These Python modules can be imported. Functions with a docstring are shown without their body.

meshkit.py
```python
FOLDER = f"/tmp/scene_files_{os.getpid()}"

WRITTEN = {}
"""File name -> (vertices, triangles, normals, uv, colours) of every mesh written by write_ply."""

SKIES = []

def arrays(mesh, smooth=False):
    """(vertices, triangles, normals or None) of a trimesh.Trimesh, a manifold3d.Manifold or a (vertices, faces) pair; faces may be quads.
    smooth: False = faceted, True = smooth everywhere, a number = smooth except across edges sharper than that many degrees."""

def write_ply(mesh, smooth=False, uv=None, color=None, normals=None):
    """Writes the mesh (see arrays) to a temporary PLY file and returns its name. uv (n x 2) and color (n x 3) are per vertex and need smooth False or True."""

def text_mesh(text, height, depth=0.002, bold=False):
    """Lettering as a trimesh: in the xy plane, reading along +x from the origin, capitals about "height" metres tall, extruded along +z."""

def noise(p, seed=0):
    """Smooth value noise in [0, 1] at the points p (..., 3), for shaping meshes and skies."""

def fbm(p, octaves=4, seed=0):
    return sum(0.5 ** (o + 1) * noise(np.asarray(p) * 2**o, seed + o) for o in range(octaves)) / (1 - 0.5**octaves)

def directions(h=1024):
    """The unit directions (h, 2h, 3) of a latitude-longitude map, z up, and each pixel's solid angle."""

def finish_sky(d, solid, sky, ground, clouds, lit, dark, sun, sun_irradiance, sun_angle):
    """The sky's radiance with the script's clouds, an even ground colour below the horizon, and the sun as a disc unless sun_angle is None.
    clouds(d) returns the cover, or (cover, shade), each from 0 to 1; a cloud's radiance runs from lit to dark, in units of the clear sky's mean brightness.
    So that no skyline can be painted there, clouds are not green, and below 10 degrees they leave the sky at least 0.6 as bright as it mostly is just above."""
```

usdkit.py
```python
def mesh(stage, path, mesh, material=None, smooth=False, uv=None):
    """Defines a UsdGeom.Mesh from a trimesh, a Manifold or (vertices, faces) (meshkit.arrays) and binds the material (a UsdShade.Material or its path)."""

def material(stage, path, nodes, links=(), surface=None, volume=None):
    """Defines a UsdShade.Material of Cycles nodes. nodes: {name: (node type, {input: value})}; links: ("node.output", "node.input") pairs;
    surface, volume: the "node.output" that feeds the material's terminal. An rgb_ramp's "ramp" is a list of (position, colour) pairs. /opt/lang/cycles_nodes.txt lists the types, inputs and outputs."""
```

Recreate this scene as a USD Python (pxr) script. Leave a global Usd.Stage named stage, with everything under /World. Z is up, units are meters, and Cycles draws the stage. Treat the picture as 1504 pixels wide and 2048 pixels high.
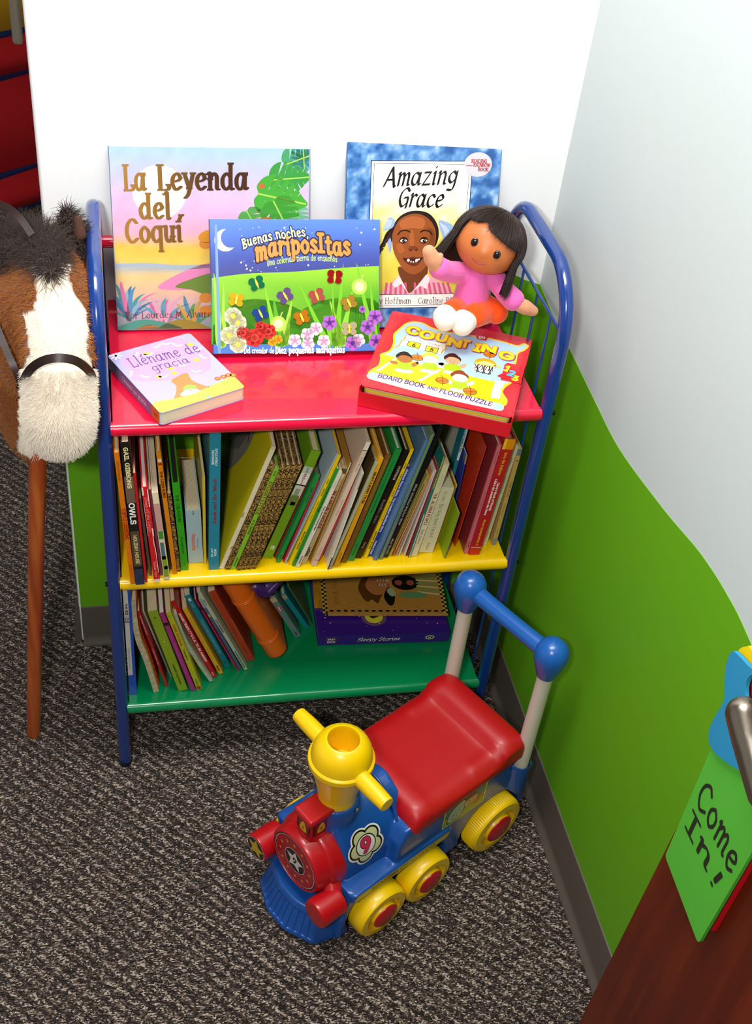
import math, random, functools
import numpy as np, trimesh, manifold3d as m3, usdkit, meshkit
from pxr import Usd, UsdGeom, UsdLux, UsdShade, Gf, Sdf, Vt
from shapely.geometry import Polygon, MultiPoint, LineString, Point, box as sbox
from shapely import affinity, union_all, box as vbox

stage = Usd.Stage.CreateInMemory()
UsdGeom.SetStageUpAxis(stage, 'Z'); UsdGeom.SetStageMetersPerUnit(stage, 1.0)
UsdGeom.Xform.Define(stage, '/World'); UsdGeom.Scope.Define(stage, '/World/Looks')

# ---------------------------------------------------------------- camera, lights, exposure
CAM = np.array([-.7018, -1.6559, 1.7615])
ROT = np.array([[0.97701, -0.18929, 0.0981], [-0.05023, -0.65154, -0.75695], [0.2072, 0.73462, -0.64607]])  # right, down, forward
FPX = 2341.0
EXPOSURE = 0.2
cam = UsdGeom.Camera.Define(stage, '/World/camera')
m4 = np.eye(4); m4[0, :3], m4[1, :3], m4[2, :3], m4[3, :3] = ROT[0], -ROT[1], -ROT[2], CAM
cam.AddTransformOp().Set(Gf.Matrix4d(m4.tolist()))
cam.CreateHorizontalApertureAttr(36.0); cam.CreateVerticalApertureAttr(36.0 * 2048 / 1504)
cam.CreateFocalLengthAttr(36.0 * FPX / 1504); cam.CreateExposureAttr(EXPOSURE)
cam.CreateClippingRangeAttr(Gf.Vec2f(.05, 100))

def rect_light(name, pos, target, w, h, power, col=(1, 1, 1)):
    """power in W-like units: intensity is set per area so that size changes softness only"""
    L = UsdLux.RectLight.Define(stage, '/World/' + name)
    z = np.array(pos, float) - np.array(target, float); z /= np.linalg.norm(z)
    x = np.cross([0, 0, 1.0], z) if abs(z[2]) < .99 else np.array([1.0, 0, 0]); x /= np.linalg.norm(x); y = np.cross(z, x)
    m = np.eye(4); m[0, :3], m[1, :3], m[2, :3], m[3, :3] = x, y, z, pos
    L.AddTransformOp().Set(Gf.Matrix4d(m.tolist()))
    L.CreateWidthAttr(w); L.CreateHeightAttr(h); L.CreateIntensityAttr(power / (w * h)); L.CreateColorAttr(Gf.Vec3f(*col))
    return L
# the photographer's flash, a hand's breadth left of the lens, and two fluorescent ceiling fittings
rect_light('camera_flash', (-.87, -1.67, 1.83), (-.5, 0, 1.25), .10, .07, 5.6, (1, .985, .96))
rect_light('ceiling_light', (-.6, -.6, 2.55), (-.6, -.6, 0), 1.0, .6, 10.0, (1, .985, .96))
dome = UsdLux.DomeLight.Define(stage, '/World/room_light'); dome.CreateIntensityAttr(.035); dome.CreateColorAttr(Gf.Vec3f(1, .985, .96))


# ---------------------------------------------------------------- helpers
def lin(c):
    if isinstance(c, str):
        c = [int(c[i:i + 2], 16) for i in (0, 2, 4)]
    c = np.array(c, float) / 255
    return np.where(c <= .04045, c / 12.92, ((c + .055) / 1.055) ** 2.4)
_mats = {}
def mat(c, rough=.45, spec=.5, coat=0, bump=None, name=None, sheen=0, metal=0, mottle=None, sss=0, trans=None):
    """a principled material; bump = (noise scale, strength, distance), mottle = (scale, second colour, amount)"""
    key = (str(c), rough, spec, coat, bump, name, sheen, metal, mottle, sss)
    if key in _mats: return _mats[key]
    p = '/World/Looks/m%03d' % len(_mats)
    P = dict(base_color=lin(c), roughness=rough, specular_ior_level=spec, coat_weight=coat, sheen_weight=sheen, metallic=metal, subsurface_weight=sss)
    if sss: P['subsurface_scale'] = .01
    nodes = {'p': ('principled_bsdf', P), 'tc': ('texture_coordinate', {})}; links = []
    if mottle:
        nodes['mn'] = ('noise_texture', {'scale': mottle[0], 'detail': 5, 'roughness': .6}); nodes['mr'] = ('rgb_ramp', {'ramp': [(.35, lin(c)), (.35 + .4 / mottle[2], lin(mottle[1]))]})
        links += [('tc.object', 'mn.vector'), ('mn.fac', 'mr.fac'), ('mr.color', 'p.base_color')]
    if bump:
        nodes['bn'] = ('noise_texture', {'scale': bump[0], 'detail': 3}); nodes['b'] = ('bump', {'strength': bump[1], 'distance': bump[2]})
        links += [('tc.object', 'bn.vector'), ('bn.fac', 'b.height'), ('b.normal', 'p.normal')]
    _mats[key] = usdkit.material(stage, p, nodes, links, surface='p.BSDF'); return _mats[key]
def printed(rough=.3, coat=0.0):
    key = ('print', rough, coat)
    if key not in _mats:
        _mats[key] = usdkit.material(stage, '/World/Looks/m%03d' % len(_mats), {'a': ('attribute', {'attribute': 'Cd'}), 'p': ('principled_bsdf', {'roughness': rough, 'coat_weight': coat})}, [('a.color', 'p.base_color')], surface='p.BSDF')
    return _mats[key]
_names = {}
def numbered(parent, name):
    k = (str(parent), name); n = _names.get(k, 0); _names[k] = n + 1
    return f'{parent}/{name}' if n == 0 else f'{parent}/{name}_{n:03d}'
def path(p): return str(p.GetPath()) if hasattr(p, 'GetPath') else str(p)
def data(prim, **kw):
    for k, v in kw.items():
        if v: prim.SetCustomDataByKey(k, v)
def frame(o=(0, 0, 0), x=None, y=None, z=None):
    m = np.eye(4); m[:3, 3] = o
    if x is not None: m[:3, 0], m[:3, 1], m[:3, 2] = x, y, z
    return m
def rotz(a, o=(0, 0, 0)):
    return frame(o, (math.cos(a), math.sin(a), 0), (-math.sin(a), math.cos(a), 0), (0, 0, 1))
def thing(name, label, cat, M=None, group=None, kind=None):
    x = UsdGeom.Xform.Define(stage, numbered('/World', name)); M = np.eye(4) if M is None else M
    x.AddTransformOp().Set(Gf.Matrix4d(M.T.tolist()))
    data(x.GetPrim(), label=label, category=cat, group=group, kind=kind)
    return x.GetPrim()
def obj(name, mesh, material, parent='/World', smooth=30, cd=None, label=None, kind=None):
    m = usdkit.mesh(stage, numbered(path(parent), name), mesh, material, smooth=False if cd is not None else smooth)
    if cd is not None:
        UsdGeom.PrimvarsAPI(m).CreatePrimvar('Cd', Sdf.ValueTypeNames.Color3fArray, 'vertex').Set(Vt.Vec3fArray.FromNumpy(np.asarray(cd, np.float32)))
    data(m.GetPrim(), label=label, kind=kind); return m.GetPrim()
def struct(name, mesh, material, label, cat, smooth=False):
    p = obj(name, mesh, material, smooth=smooth); data(p, label=label, category=cat, kind='structure'); return p
# --- meshes
def T(m, t): m = m.copy(); m.apply_translation(t); return m
def X(m, M): m = m.copy(); m.apply_transform(M); return m
def tm(man): a = man.to_mesh(); return trimesh.Trimesh(a.vert_properties[:, :3], a.tri_verts, process=False)
def mf(t): t = t.copy(); t.merge_vertices(); return m3.Manifold(m3.Mesh(np.asarray(t.vertices, np.float32), np.asarray(t.faces, np.uint32)))
def cat(*ms): return trimesh.util.concatenate([m for m in ms])
def bx(x0, x1, y0, y1, z0, z1): m = trimesh.creation.box((x1 - x0, y1 - y0, z1 - z0)); m.apply_translation(((x0 + x1) / 2, (y0 + y1) / 2, (z0 + z1) / 2)); return m
def rbox(x0, x1, y0, y1, z0, z1, r=.003, seg=12):
    pts = []
    s = m3.Manifold.sphere(r, seg)
    return tm(m3.Manifold.batch_hull([s.translate((x, y, z)) for x in (x0 + r, x1 - r) for y in (y0 + r, y1 - r) for z in (z0 + r, z1 - r)]))
def cyl(a, b, r, r2=None, seg=24):
    a, b = np.array(a, float), np.array(b, float); L = np.linalg.norm(b - a)
    m = tm(m3.Manifold.cylinder(L, r, r if r2 is None else r2, seg)); m.apply_transform(trimesh.geometry.align_vectors([0, 0, 1], (b - a) / L)); m.apply_translation(a); return m
def ball(c, r, s=(1, 1, 1), seg=32): m = tm(m3.Manifold.sphere(r, seg)); m.apply_scale(s); m.apply_translation(c); return m
def smoothpath(p, n=6, closed=False):
    p = np.asarray(p, float); out = []; N = len(p)
    for i in range(N if closed else N - 1):
        if closed: a, b, c, d = p[i - 1], p[i], p[(i + 1) % N], p[(i + 2) % N]
        else: a, b, c, d = p[max(i - 1, 0)], p[i], p[i + 1], p[min(i + 2, N - 1)]
        for t in np.arange(n) / n:
            out.append(.5 * (2 * b + (c - a) * t + (2 * a - 5 * b + 4 * c - d) * t * t + (3 * b - a - 3 * c + d) * t ** 3))
    if not closed: out.append(p[-1])
    return np.array(out)
def tube(pts, r, seg=12, caps=True):
    p = np.asarray(pts, float); n = len(p); r = np.broadcast_to(r, (n,)); t = np.gradient(p, axis=0); t /= np.linalg.norm(t, axis=1, keepdims=True)
    u = np.cross(t[0], [0, 0, 1.0] if abs(t[0, 2]) < .9 else [1.0, 0, 0]); V = []
    a = np.arange(seg) * 2 * np.pi / seg
    for i in range(n):
        u = u - t[i] * (u @ t[i]); u /= np.linalg.norm(u); w = np.cross(t[i], u)
        V.append(p[i] + r[i] * (np.cos(a)[:, None] * u + np.sin(a)[:, None] * w))
    V = np.vstack(V); F = []
    for i in range(n - 1):
        for k in range(seg):
            A, B = i * seg + k, i * seg + (k + 1) % seg; F += [[A, B, B + seg], [A, B + seg, A + seg]]
    if caps:
        V = np.vstack([V, p[0], p[-1]]); c0, c1 = len(V) - 2, len(V) - 1
        for k in range(seg): F += [[c0, (k + 1) % seg, k], [c1, (n - 1) * seg + k, (n - 1) * seg + (k + 1) % seg]]
    return trimesh.Trimesh(V, F, process=False)
def lathe(prof, seg=40):
    """prof: (r, z) from bottom to top, turned about z"""
    p = np.asarray(prof, float); a = np.arange(seg) * 2 * np.pi / seg; n = len(p)
    V = np.stack([p[:, 0, None] * np.cos(a), p[:, 0, None] * np.sin(a), np.repeat(p[:, 1, None], seg, 1)], -1).reshape(-1, 3); F = []
    for i in range(n - 1):
        for k in range(seg):
            A, B = i * seg + k, i * seg + (k + 1) % seg; F += [[A, B, B + seg], [A, B + seg, A + seg]]
    m = trimesh.Trimesh(V, F, process=False); m.update_faces(m.area_faces > 1e-14); return m
def poly(pts): 
    p = Polygon(pts); return p if p.is_valid else p.buffer(0)
def geoms(g): return [x for x in getattr(g, 'geoms', [g]) if isinstance(x, Polygon) and x.area > 1e-12]
def ext(p, h): return cat(*[trimesh.creation.extrude_polygon(g, h, engine='earcut') for g in geoms(p)])
def extM(p, h, o, x, y):
    """extrudes polygon p (in axes x, y) by h along x cross y"""
    x, y = np.array(x, float), np.array(y, float); return X(ext(p, h), frame(o, x, y, np.cross(x, y)))
def soft(m, edge, it=8, lam=.5):
    """refines and relaxes a boolean body so that its edges turn round like moulded plastic"""
    if isinstance(m, trimesh.Trimesh): m = mf(m)
    t = tm(m.refine_to_length(edge)); t.merge_vertices(); trimesh.smoothing.filter_laplacian(t, lam, it, volume_constraint=False); return t
def hulls(chains, edge=.006, it=10):
    """one continuous surface from chains of ((x, y, z), radius) joints"""
    parts = []
    for ch in chains:
        sp = [m3.Manifold.sphere(r, 20).translate(tuple(map(float, c))) for c, r in ch]
        parts += [m3.Manifold.batch_hull([a, b]) for a, b in zip(sp, sp[1:])] if len(sp) > 1 else sp
    m = m3.Manifold.batch_boolean(parts, m3.OpType.Add)
    t = tm(m.refine_to_length(edge)); t.merge_vertices(); trimesh.smoothing.filter_taubin(t, .5, .52, it); return t
# --- the camera's rays meet real planes: gives the place of a thing whose plane is known
def ray(u, v): return ROT.T @ np.array([(u - 752) / FPX, (v - 1024) / FPX, 1.0])
def at(u, v, ax, val): d = ray(u, v); return CAM + d * ((val - CAM[ax]) / d[ax])
def atp(u, v, o, n): d = ray(u, v); n = np.array(n, float); return CAM + d * (((np.array(o) - CAM) @ n) / (d @ n))
# --- flat print: coloured polygons a hair above their surface
class Art:
    def __init__(s): s.V, s.F, s.C, s.n, s.k = [], [], [], 0, 0
    def put(s, v2, f, col, layer=None):
        if layer is None: s.k += 1; layer = s.k
        f = np.asarray(f); v2 = np.asarray(v2, float); used, f = np.unique(f, return_inverse=True); f = f.reshape(-1, 3); v2 = v2[used]; v = np.c_[v2, np.full(len(v2), layer * 5e-5)]
        a = v2[f[:, 1]] - v2[f[:, 0]]; b = v2[f[:, 2]] - v2[f[:, 0]]; neg = a[:, 0] * b[:, 1] - a[:, 1] * b[:, 0] < 0; f = f.copy(); f[neg] = f[neg][:, ::-1]
        c = np.array([col(*q) for q in v2]) if callable(col) else np.tile(lin(col), (len(v2), 1))
        s.V.append(v); s.F.append(f + s.n); s.C.append(c); s.n += len(v); return s
    def add(s, p, col, layer=None):
        if not hasattr(p, 'geom_type'): p = poly(p)
        if layer is None: s.k += 1; layer = s.k
        if getattr(s, 'dv', 0):   # cut into strips so that it can follow a curved surface
            y0, y1 = p.bounds[1], p.bounds[3]; k0, k1 = math.floor(y0 / s.dv), math.ceil(y1 / s.dv); p = [p.intersection(sbox(-9, k * s.dv, 9, (k + 1) * s.dv)) for k in range(k0, k1)]
        for g in [q for x in (p if isinstance(p, list) else [p]) for q in geoms(x)]:
            v, f = trimesh.creation.triangulate_polygon(g, engine='earcut'); s.put(np.asarray(v, float), f, col, layer)
        return s
    def bands(s, dv):
        s.dv = dv; return s
    def rect(s, x0, y0, x1, y1, col, layer=None): return s.add(sbox(x0, y0, x1, y1), col, layer)
    def grid(s, x0, y0, x1, y1, nx, ny, fn, layer=None):
        xs, ys = np.meshgrid(np.linspace(x0, x1, nx + 1), np.linspace(y0, y1, ny + 1)); v = np.c_[xs.ravel(), ys.ravel()]; f = []
        for j in range(ny):
            for i in range(nx): a = j * (nx + 1) + i; f += [[a, a + 1, a + nx + 2], [a, a + nx + 2, a + nx + 1]]
        return s.put(v, np.array(f), fn, layer)
    def text(s, t, x, y, h, col, bold=False, anchor='c', rot=0, wide=1.0, fat=0, font=None, layer=None, shear=0, clip=None):
        g = font(t, h) if font else inter(t, h, bold)
        if fat: g = g.buffer(fat)
        x0, y0, x1, y1 = g.bounds
        g = affinity.translate(g, -{'l': x0, 'c': (x0 + x1) / 2, 'r': x1}[anchor], -h / 2)
        if shear: g = affinity.skew(g, xs=shear, origin=(0, 0))
        if wide != 1: g = affinity.scale(g, wide, 1, origin=(0, 0))
        if rot: g = affinity.rotate(g, rot, origin=(0, 0))
        g = affinity.translate(g, x, y)
        return s.add(g if clip is None else g.intersection(clip), col, layer)
    def mesh(s, M=None):
        m = trimesh.Trimesh(np.vstack(s.V), np.vstack(s.F), process=False); return X(m, M) if M is not None else m
    def place(s, name, parent, M=None, rough=.3, coat=0.0, label=None): return obj(name, s.mesh(M), printed(rough, coat), parent, cd=np.vstack(s.C), label=label)
def mixc(a, b, t): return lin(a) * (1 - t) + lin(b) * t
def ramp(stops, t):
    xs = [q[0] for q in stops]; cs = np.array([lin(q[1]) for q in stops]); return np.array([np.interp(t, xs, cs[:, k]) for k in range(3)])
@functools.lru_cache(None)
def inter(t, h, bold=False):
    """lettering as a flat shape, capitals h tall, baseline at 0"""
    import glob
    from PIL import Image, ImageDraw, ImageFont
    f = ImageFont.truetype(glob.glob('/opt/blender-*/*/datafiles/fonts/Inter.woff2')[0], 72); sw = 3 if bold else 0
    x0, y0, x1, y1 = f.getbbox(t, anchor='ls', stroke_width=sw); im = Image.new('L', (x1 - x0 + 8, y1 - y0 + 8))
    ImageDraw.Draw(im).text((4 - x0, 4 - y0), t, 255, f, anchor='ls', stroke_width=sw)
    on = np.pad(np.asarray(im) > 127, ((0, 0), (1, 1))).astype(np.int8); r, a = np.nonzero(np.diff(on, axis=1) == 1); e = np.nonzero(np.diff(on, axis=1) == -1)[1]
    g = union_all(vbox(a, -r - 1, e, -r)).buffer(.6).buffer(-.6).simplify(.7); k = h / 52.4
    return affinity.affine_transform(g, [k, 0, 0, k, 0, (4 - y0) * k])
# a skeleton alphabet; a nib swept along it gives serif-like, script or felt-pen lettering (x height 1, capitals 1.5)
SK = {
 'a': ([[(.75, .8), (.45, 1), (.12, .75), (.1, .25), (.35, 0), (.62, .2), (.78, .9)], [(.8, 1), (.78, .2), (.85, .02), (1, .1)]], 1.05),
 'b': ([[(.15, 1.6), (.15, .05)], [(.15, .7), (.45, 1), (.8, .75), (.8, .25), (.5, 0), (.15, .2)]], .95),
 'c': ([[(.78, .8), (.5, 1), (.15, .75), (.12, .3), (.4, 0), (.8, .2)]], .88),
 'd': ([[(.78, .75), (.45, 1), (.12, .7), (.12, .25), (.4, 0), (.75, .25)], [(.8, 1.6), (.78, .15), (1, .05)]], 1.05),
 'e': ([[(.15, .5), (.55, .55), (.78, .72), (.55, 1), (.2, .8), (.12, .35), (.4, 0), (.8, .18)]], .9),
 'f': ([[(.75, 1.5), (.5, 1.6), (.32, 1.3), (.3, 0)], [(.05, 1), (.65, 1)]], .7),
 'g': ([[(.75, .8), (.45, 1), (.12, .7), (.15, .3), (.45, .1), (.75, .4)], [(.8, 1), (.78, -.1), (.6, -.5), (.15, -.45)]], .95),
 'h': ([[(.15, 1.6), (.15, 0)], [(.15, .65), (.5, 1), (.75, .75), (.75, .1), (.9, .02)]], .98),
 'i': ([[(.05, .9), (.2, 1), (.2, .1), (.35, .02)], [(.2, 1.38), (.22, 1.42)]], .45),
 'í': ([[(.05, .9), (.2, 1), (.2, .1), (.35, .02)], [(.18, 1.3), (.45, 1.7)]], .45),
 'j': ([[(.3, 1), (.28, -.2), (0, -.5)], [(.3, 1.38), (.31, 1.42)]], .45),
 'k': ([[(.15, 1.6), (.15, 0)], [(.7, 1), (.18, .5), (.75, .02)]], .85),
 'l': ([[(.05, 1.55), (.2, 1.6), (.2, .1), (.35, .02)]], .42),
 'm': ([[(.05, .95), (.17, 1), (.17, 0)], [(.17, .65), (.45, 1), (.63, .8), (.63, 0)], [(.63, .65), (.92, 1), (1.1, .8), (1.1, .1), (1.25, .02)]], 1.32),
 'n': ([[(.05, .95), (.17, 1), (.17, 0)], [(.17, .65), (.5, 1), (.74, .8), (.74, .1), (.9, .02)]], .98),
 'ñ': ([[(.05, .95), (.17, 1), (.17, 0)], [(.17, .65), (.5, 1), (.74, .8), (.74, .1), (.9, .02)], [(.15, 1.3), (.4, 1.45), (.6, 1.3), (.8, 1.45)]], .98),
 'o': ([[(.45, 1), (.14, .72), (.14, .28), (.45, 0), (.78, .28), (.78, .72), (.45, 1)]], .93),
 'p': ([[(.05, .95), (.17, 1), (.17, -.55)], [(.17, .7), (.5, 1), (.8, .75), (.8, .25), (.5, 0), (.17, .25)]], .95),
 'q': ([[(.78, .75), (.45, 1), (.12, .7), (.12, .25), (.4, 0), (.75, .25)], [(.8, 1), (.8, -.6)]], .98),
 'r': ([[(.05, .95), (.18, 1), (.18, 0)], [(.18, .6), (.45, .98), (.7, .88)]], .72),
 's': ([[(.68, .85), (.4, 1), (.14, .78), (.4, .52), (.68, .25), (.4, 0), (.08, .15)]], .78),
 't': ([[(.3, 1.4), (.28, .2), (.42, 0), (.65, .12)], [(.05, 1), (.6, 1)]], .7),
 'u': ([[(.05, .95), (.17, 1), (.17, .3), (.4, 0), (.74, .35)], [(.76, 1), (.76, .1), (.92, .02)]], 1.0),
 'v': ([[(.05, 1), (.4, 0), (.75, 1)]], .8),
 'w': ([[(.05, 1), (.32, 0), (.6, .9), (.88, 0), (1.15, 1)]], 1.2),
 'y': ([[(.08, 1), (.45, .1)], [(.8, 1), (.4, -.2), (.1, -.5)]], .85),
 'z': ([[(.1, 1), (.7, 1)], [(.7, 1), (.08, 0)], [(.08, 0), (.8, .02)]], .85),
 'A': ([[(0, 0), (.55, 1.5)], [(.55, 1.5), (1.0, 0), (1.12, 0)], [(.2, .5), (.85, .5)]], 1.15),
 'B': ([[(.18, 1.5), (.18, 0)], [(.05, 1.5), (.6, 1.45), (.75, 1.1), (.2, .8), (.8, .55), (.75, .1), (.05, 0)]], .95),
 'C': ([[(1, 1.25), (.65, 1.5), (.2, 1.15), (.12, .5), (.5, 0), (1.02, .25)]], 1.1),
 'G': ([[(1, 1.25), (.65, 1.5), (.2, 1.15), (.12, .5), (.5, 0), (.95, .3)], [(.6, .7), (.98, .7), (.98, -.1)]], 1.15),
 'H': ([[(.18, 1.5), (.18, 0)], [(.95, 1.5), (.95, 0)], [(.18, .78), (.95, .78)]], 1.15),
 'I': ([[(.3, 1.5), (.3, 0)], [(.02, 1.5), (.6, 1.5)], [(.02, 0), (.6, 0)]], .7),
 'J': ([[(.55, 1.5), (.5, .2), (.25, -.05), (.02, .2)], [(.25, 1.5), (.85, 1.5)]], .85),
 'L': ([[(.2, 1.5), (.2, 0)], [(.2, 0), (.85, .02), (.9, .3)], [(.03, 1.5), (.4, 1.5)]], .95),
 'M': ([[(.1, 0), (.2, 1.5)], [(.2, 1.5), (.65, .3)], [(.65, .3), (1.1, 1.5)], [(1.1, 1.5), (1.2, 0)]], 1.35),
 'P': ([[(.18, 1.5), (.18, 0)], [(.05, 1.5), (.65, 1.45), (.8, 1.1), (.6, .75), (.18, .7)]], .9),
 'S': ([[(.8, 1.25), (.5, 1.5), (.15, 1.2), (.45, .8), (.82, .45), (.5, 0), (.08, .25)]], .95),
 'T': ([[(.5, 1.5), (.5, 0)], [(.02, 1.4), (.05, 1.5), (.95, 1.5), (.98, 1.4)]], 1.0),
 'W': ([[(.05, 1.5), (.4, 0)], [(.4, 0), (.75, 1.3)], [(.75, 1.3), (1.1, 0)], [(1.1, 0), (1.45, 1.5)]], 1.5),
 'Q': ([[(.55, 1.5), (.15, 1.1), (.15, .4), (.55, 0), (.95, .4), (.95, 1.1), (.55, 1.5)], [(.6, .3), (1.05, -.15)]], 1.15),
 'V': ([[(.05, 1.5), (.5, 0), (1, 1.5)]], 1.0),
 'N': ([[(.15, 0), (.15, 1.5)], [(.15, 1.5), (.95, 0)], [(.95, 0), (.95, 1.5)]], 1.1),
 'R': ([[(.18, 1.5), (.18, 0)], [(.05, 1.5), (.65, 1.45), (.8, 1.1), (.6, .8), (.2, .75)], [(.45, .75), (.95, 0)]], 1.0),
 'E': ([[(.15, 1.5), (.15, 0)], [(.15, 1.5), (.8, 1.5)], [(.15, .78), (.7, .78)], [(.15, 0), (.85, 0)]], .95),
 'D': ([[(.18, 1.5), (.18, 0)], [(.04, 1.5), (.55, 1.46), (.92, 1.1), (.92, .4), (.55, .04), (.04, 0)]], 1.08), 'U': ([[(.15, 1.5), (.15, .45), (.45, 0), (.8, .4), (.82, 1.5)]], 1.0),
 'F': ([[(.18, 1.5), (.18, 0)], [(.18, 1.5), (.85, 1.5)], [(.18, .8), (.7, .8)]], .9), 'K': ([[(.18, 1.5), (.18, 0)], [(.9, 1.5), (.2, .75)], [(.3, .85), (.95, 0)]], 1.0), 'O': ([[(.55, 1.5), (.14, 1.1), (.14, .4), (.55, 0), (.96, .4), (.96, 1.1), (.55, 1.5)]], 1.12),
 'Y': ([[(.05, 1.5), (.5, .75)], [(.95, 1.5), (.5, .75), (.5, 0)]], 1.0), 'x': ([[(.08, 1), (.72, 0)], [(.72, 1), (.08, 0)]], .8), "'": ([[(.12, 1.55), (.08, 1.2)]], .28), '/': ([[(.5, 1.55), (.05, -.1)]], .55), '-': ([[(.05, .55), (.45, .55)]], .5),
 '!': ([[(.25, 1.5), (.2, .5)], [(.18, .08), (.19, .04)]], .45), '.': ([[(.15, .05), (.17, .05)]], .35), ',': ([[(.2, .05), (.1, -.25)]], .35), '·': ([[(.2, .6), (.24, .6)]], .5), '&': ([[(.9, .1), (.3, 1.1), (.5, 1.45), (.65, 1.15), (.1, .4), (.4, 0), (.85, .5)]], 1.0),
}
SK['é'] = (SK['e'][0] + [[(.4, 1.25), (.65, 1.6)]], SK['e'][1]); SK[' '] = ([], .55); SK['á'] = (SK['a'][0] + [[(.4, 1.25), (.65, 1.6)]], SK['a'][1])
def nib(w, hh, rot=0, wide=1.0, gap=0.0, shear=0, wob=0, seed=1, serif=0):
    """returns a font: w, hh = the nib's ellipse in x heights"""
    a = np.arange(10) * 2 * np.pi / 10; e = np.c_[np.cos(a) * w / 2, np.sin(a) * hh / 2]; c, s_ = math.cos(math.radians(rot)), math.sin(math.radians(rot)); e = e @ np.array([[c, s_], [-s_, c]])
    @functools.lru_cache(None)
    def font(t, h):
        out, x = [], 0; rnd = random.Random(seed)
        for ch in t:
            st, adv = SK.get(ch, SK[' ']); dy = (rnd.random() - .5) * wob
            for q in st:
                q = np.array(q, float); q[:, 1] += dy; p = smoothpath(q, 5) if len(q) > 2 else q
                p = p * [wide, 1] + [x, 0]
                out += [MultiPoint(np.vstack([e + A, e + B])).convex_hull for A, B in zip(p, p[1:])]
                if serif and len(q) >= 2:
                    for E, D in ((p[0], p[0] - p[1]), (p[-1], p[-1] - p[-2])):
                        if abs(D[1]) > 1.2 * abs(D[0]): out.append(sbox(E[0] - serif, E[1] - .06, E[0] + serif, E[1] + .06))
            x += (adv * wide + gap)
        k = h / 1.5; return affinity.scale(union_all(out).simplify(.01), k, k, origin=(0, 0))
    return font
SERIF = nib(.26, .07, 0, .92, .08, serif=.2); ITAL = nib(.2, .05, 40, .95, .1); FELT = nib(.2, .2, 0, 1.0, .15, wob=.12); THIN = nib(.09, .09, 0, .95, .14, wob=.1); BOOKF = nib(.15, .06, 10, .92, .12, serif=.15); SCRIPT = nib(.16, .08, 35, 1.15, .02); ROUND = nib(.3, .26, 0, 1.0, .18, wob=.2)

# ---------------------------------------------------------------- the room
def paint(c, dirt=.0):
    return mat(c, rough=.55, spec=.3, bump=(420, .12, .0006))
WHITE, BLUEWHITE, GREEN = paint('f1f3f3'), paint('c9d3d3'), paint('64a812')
WL = -.804
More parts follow.
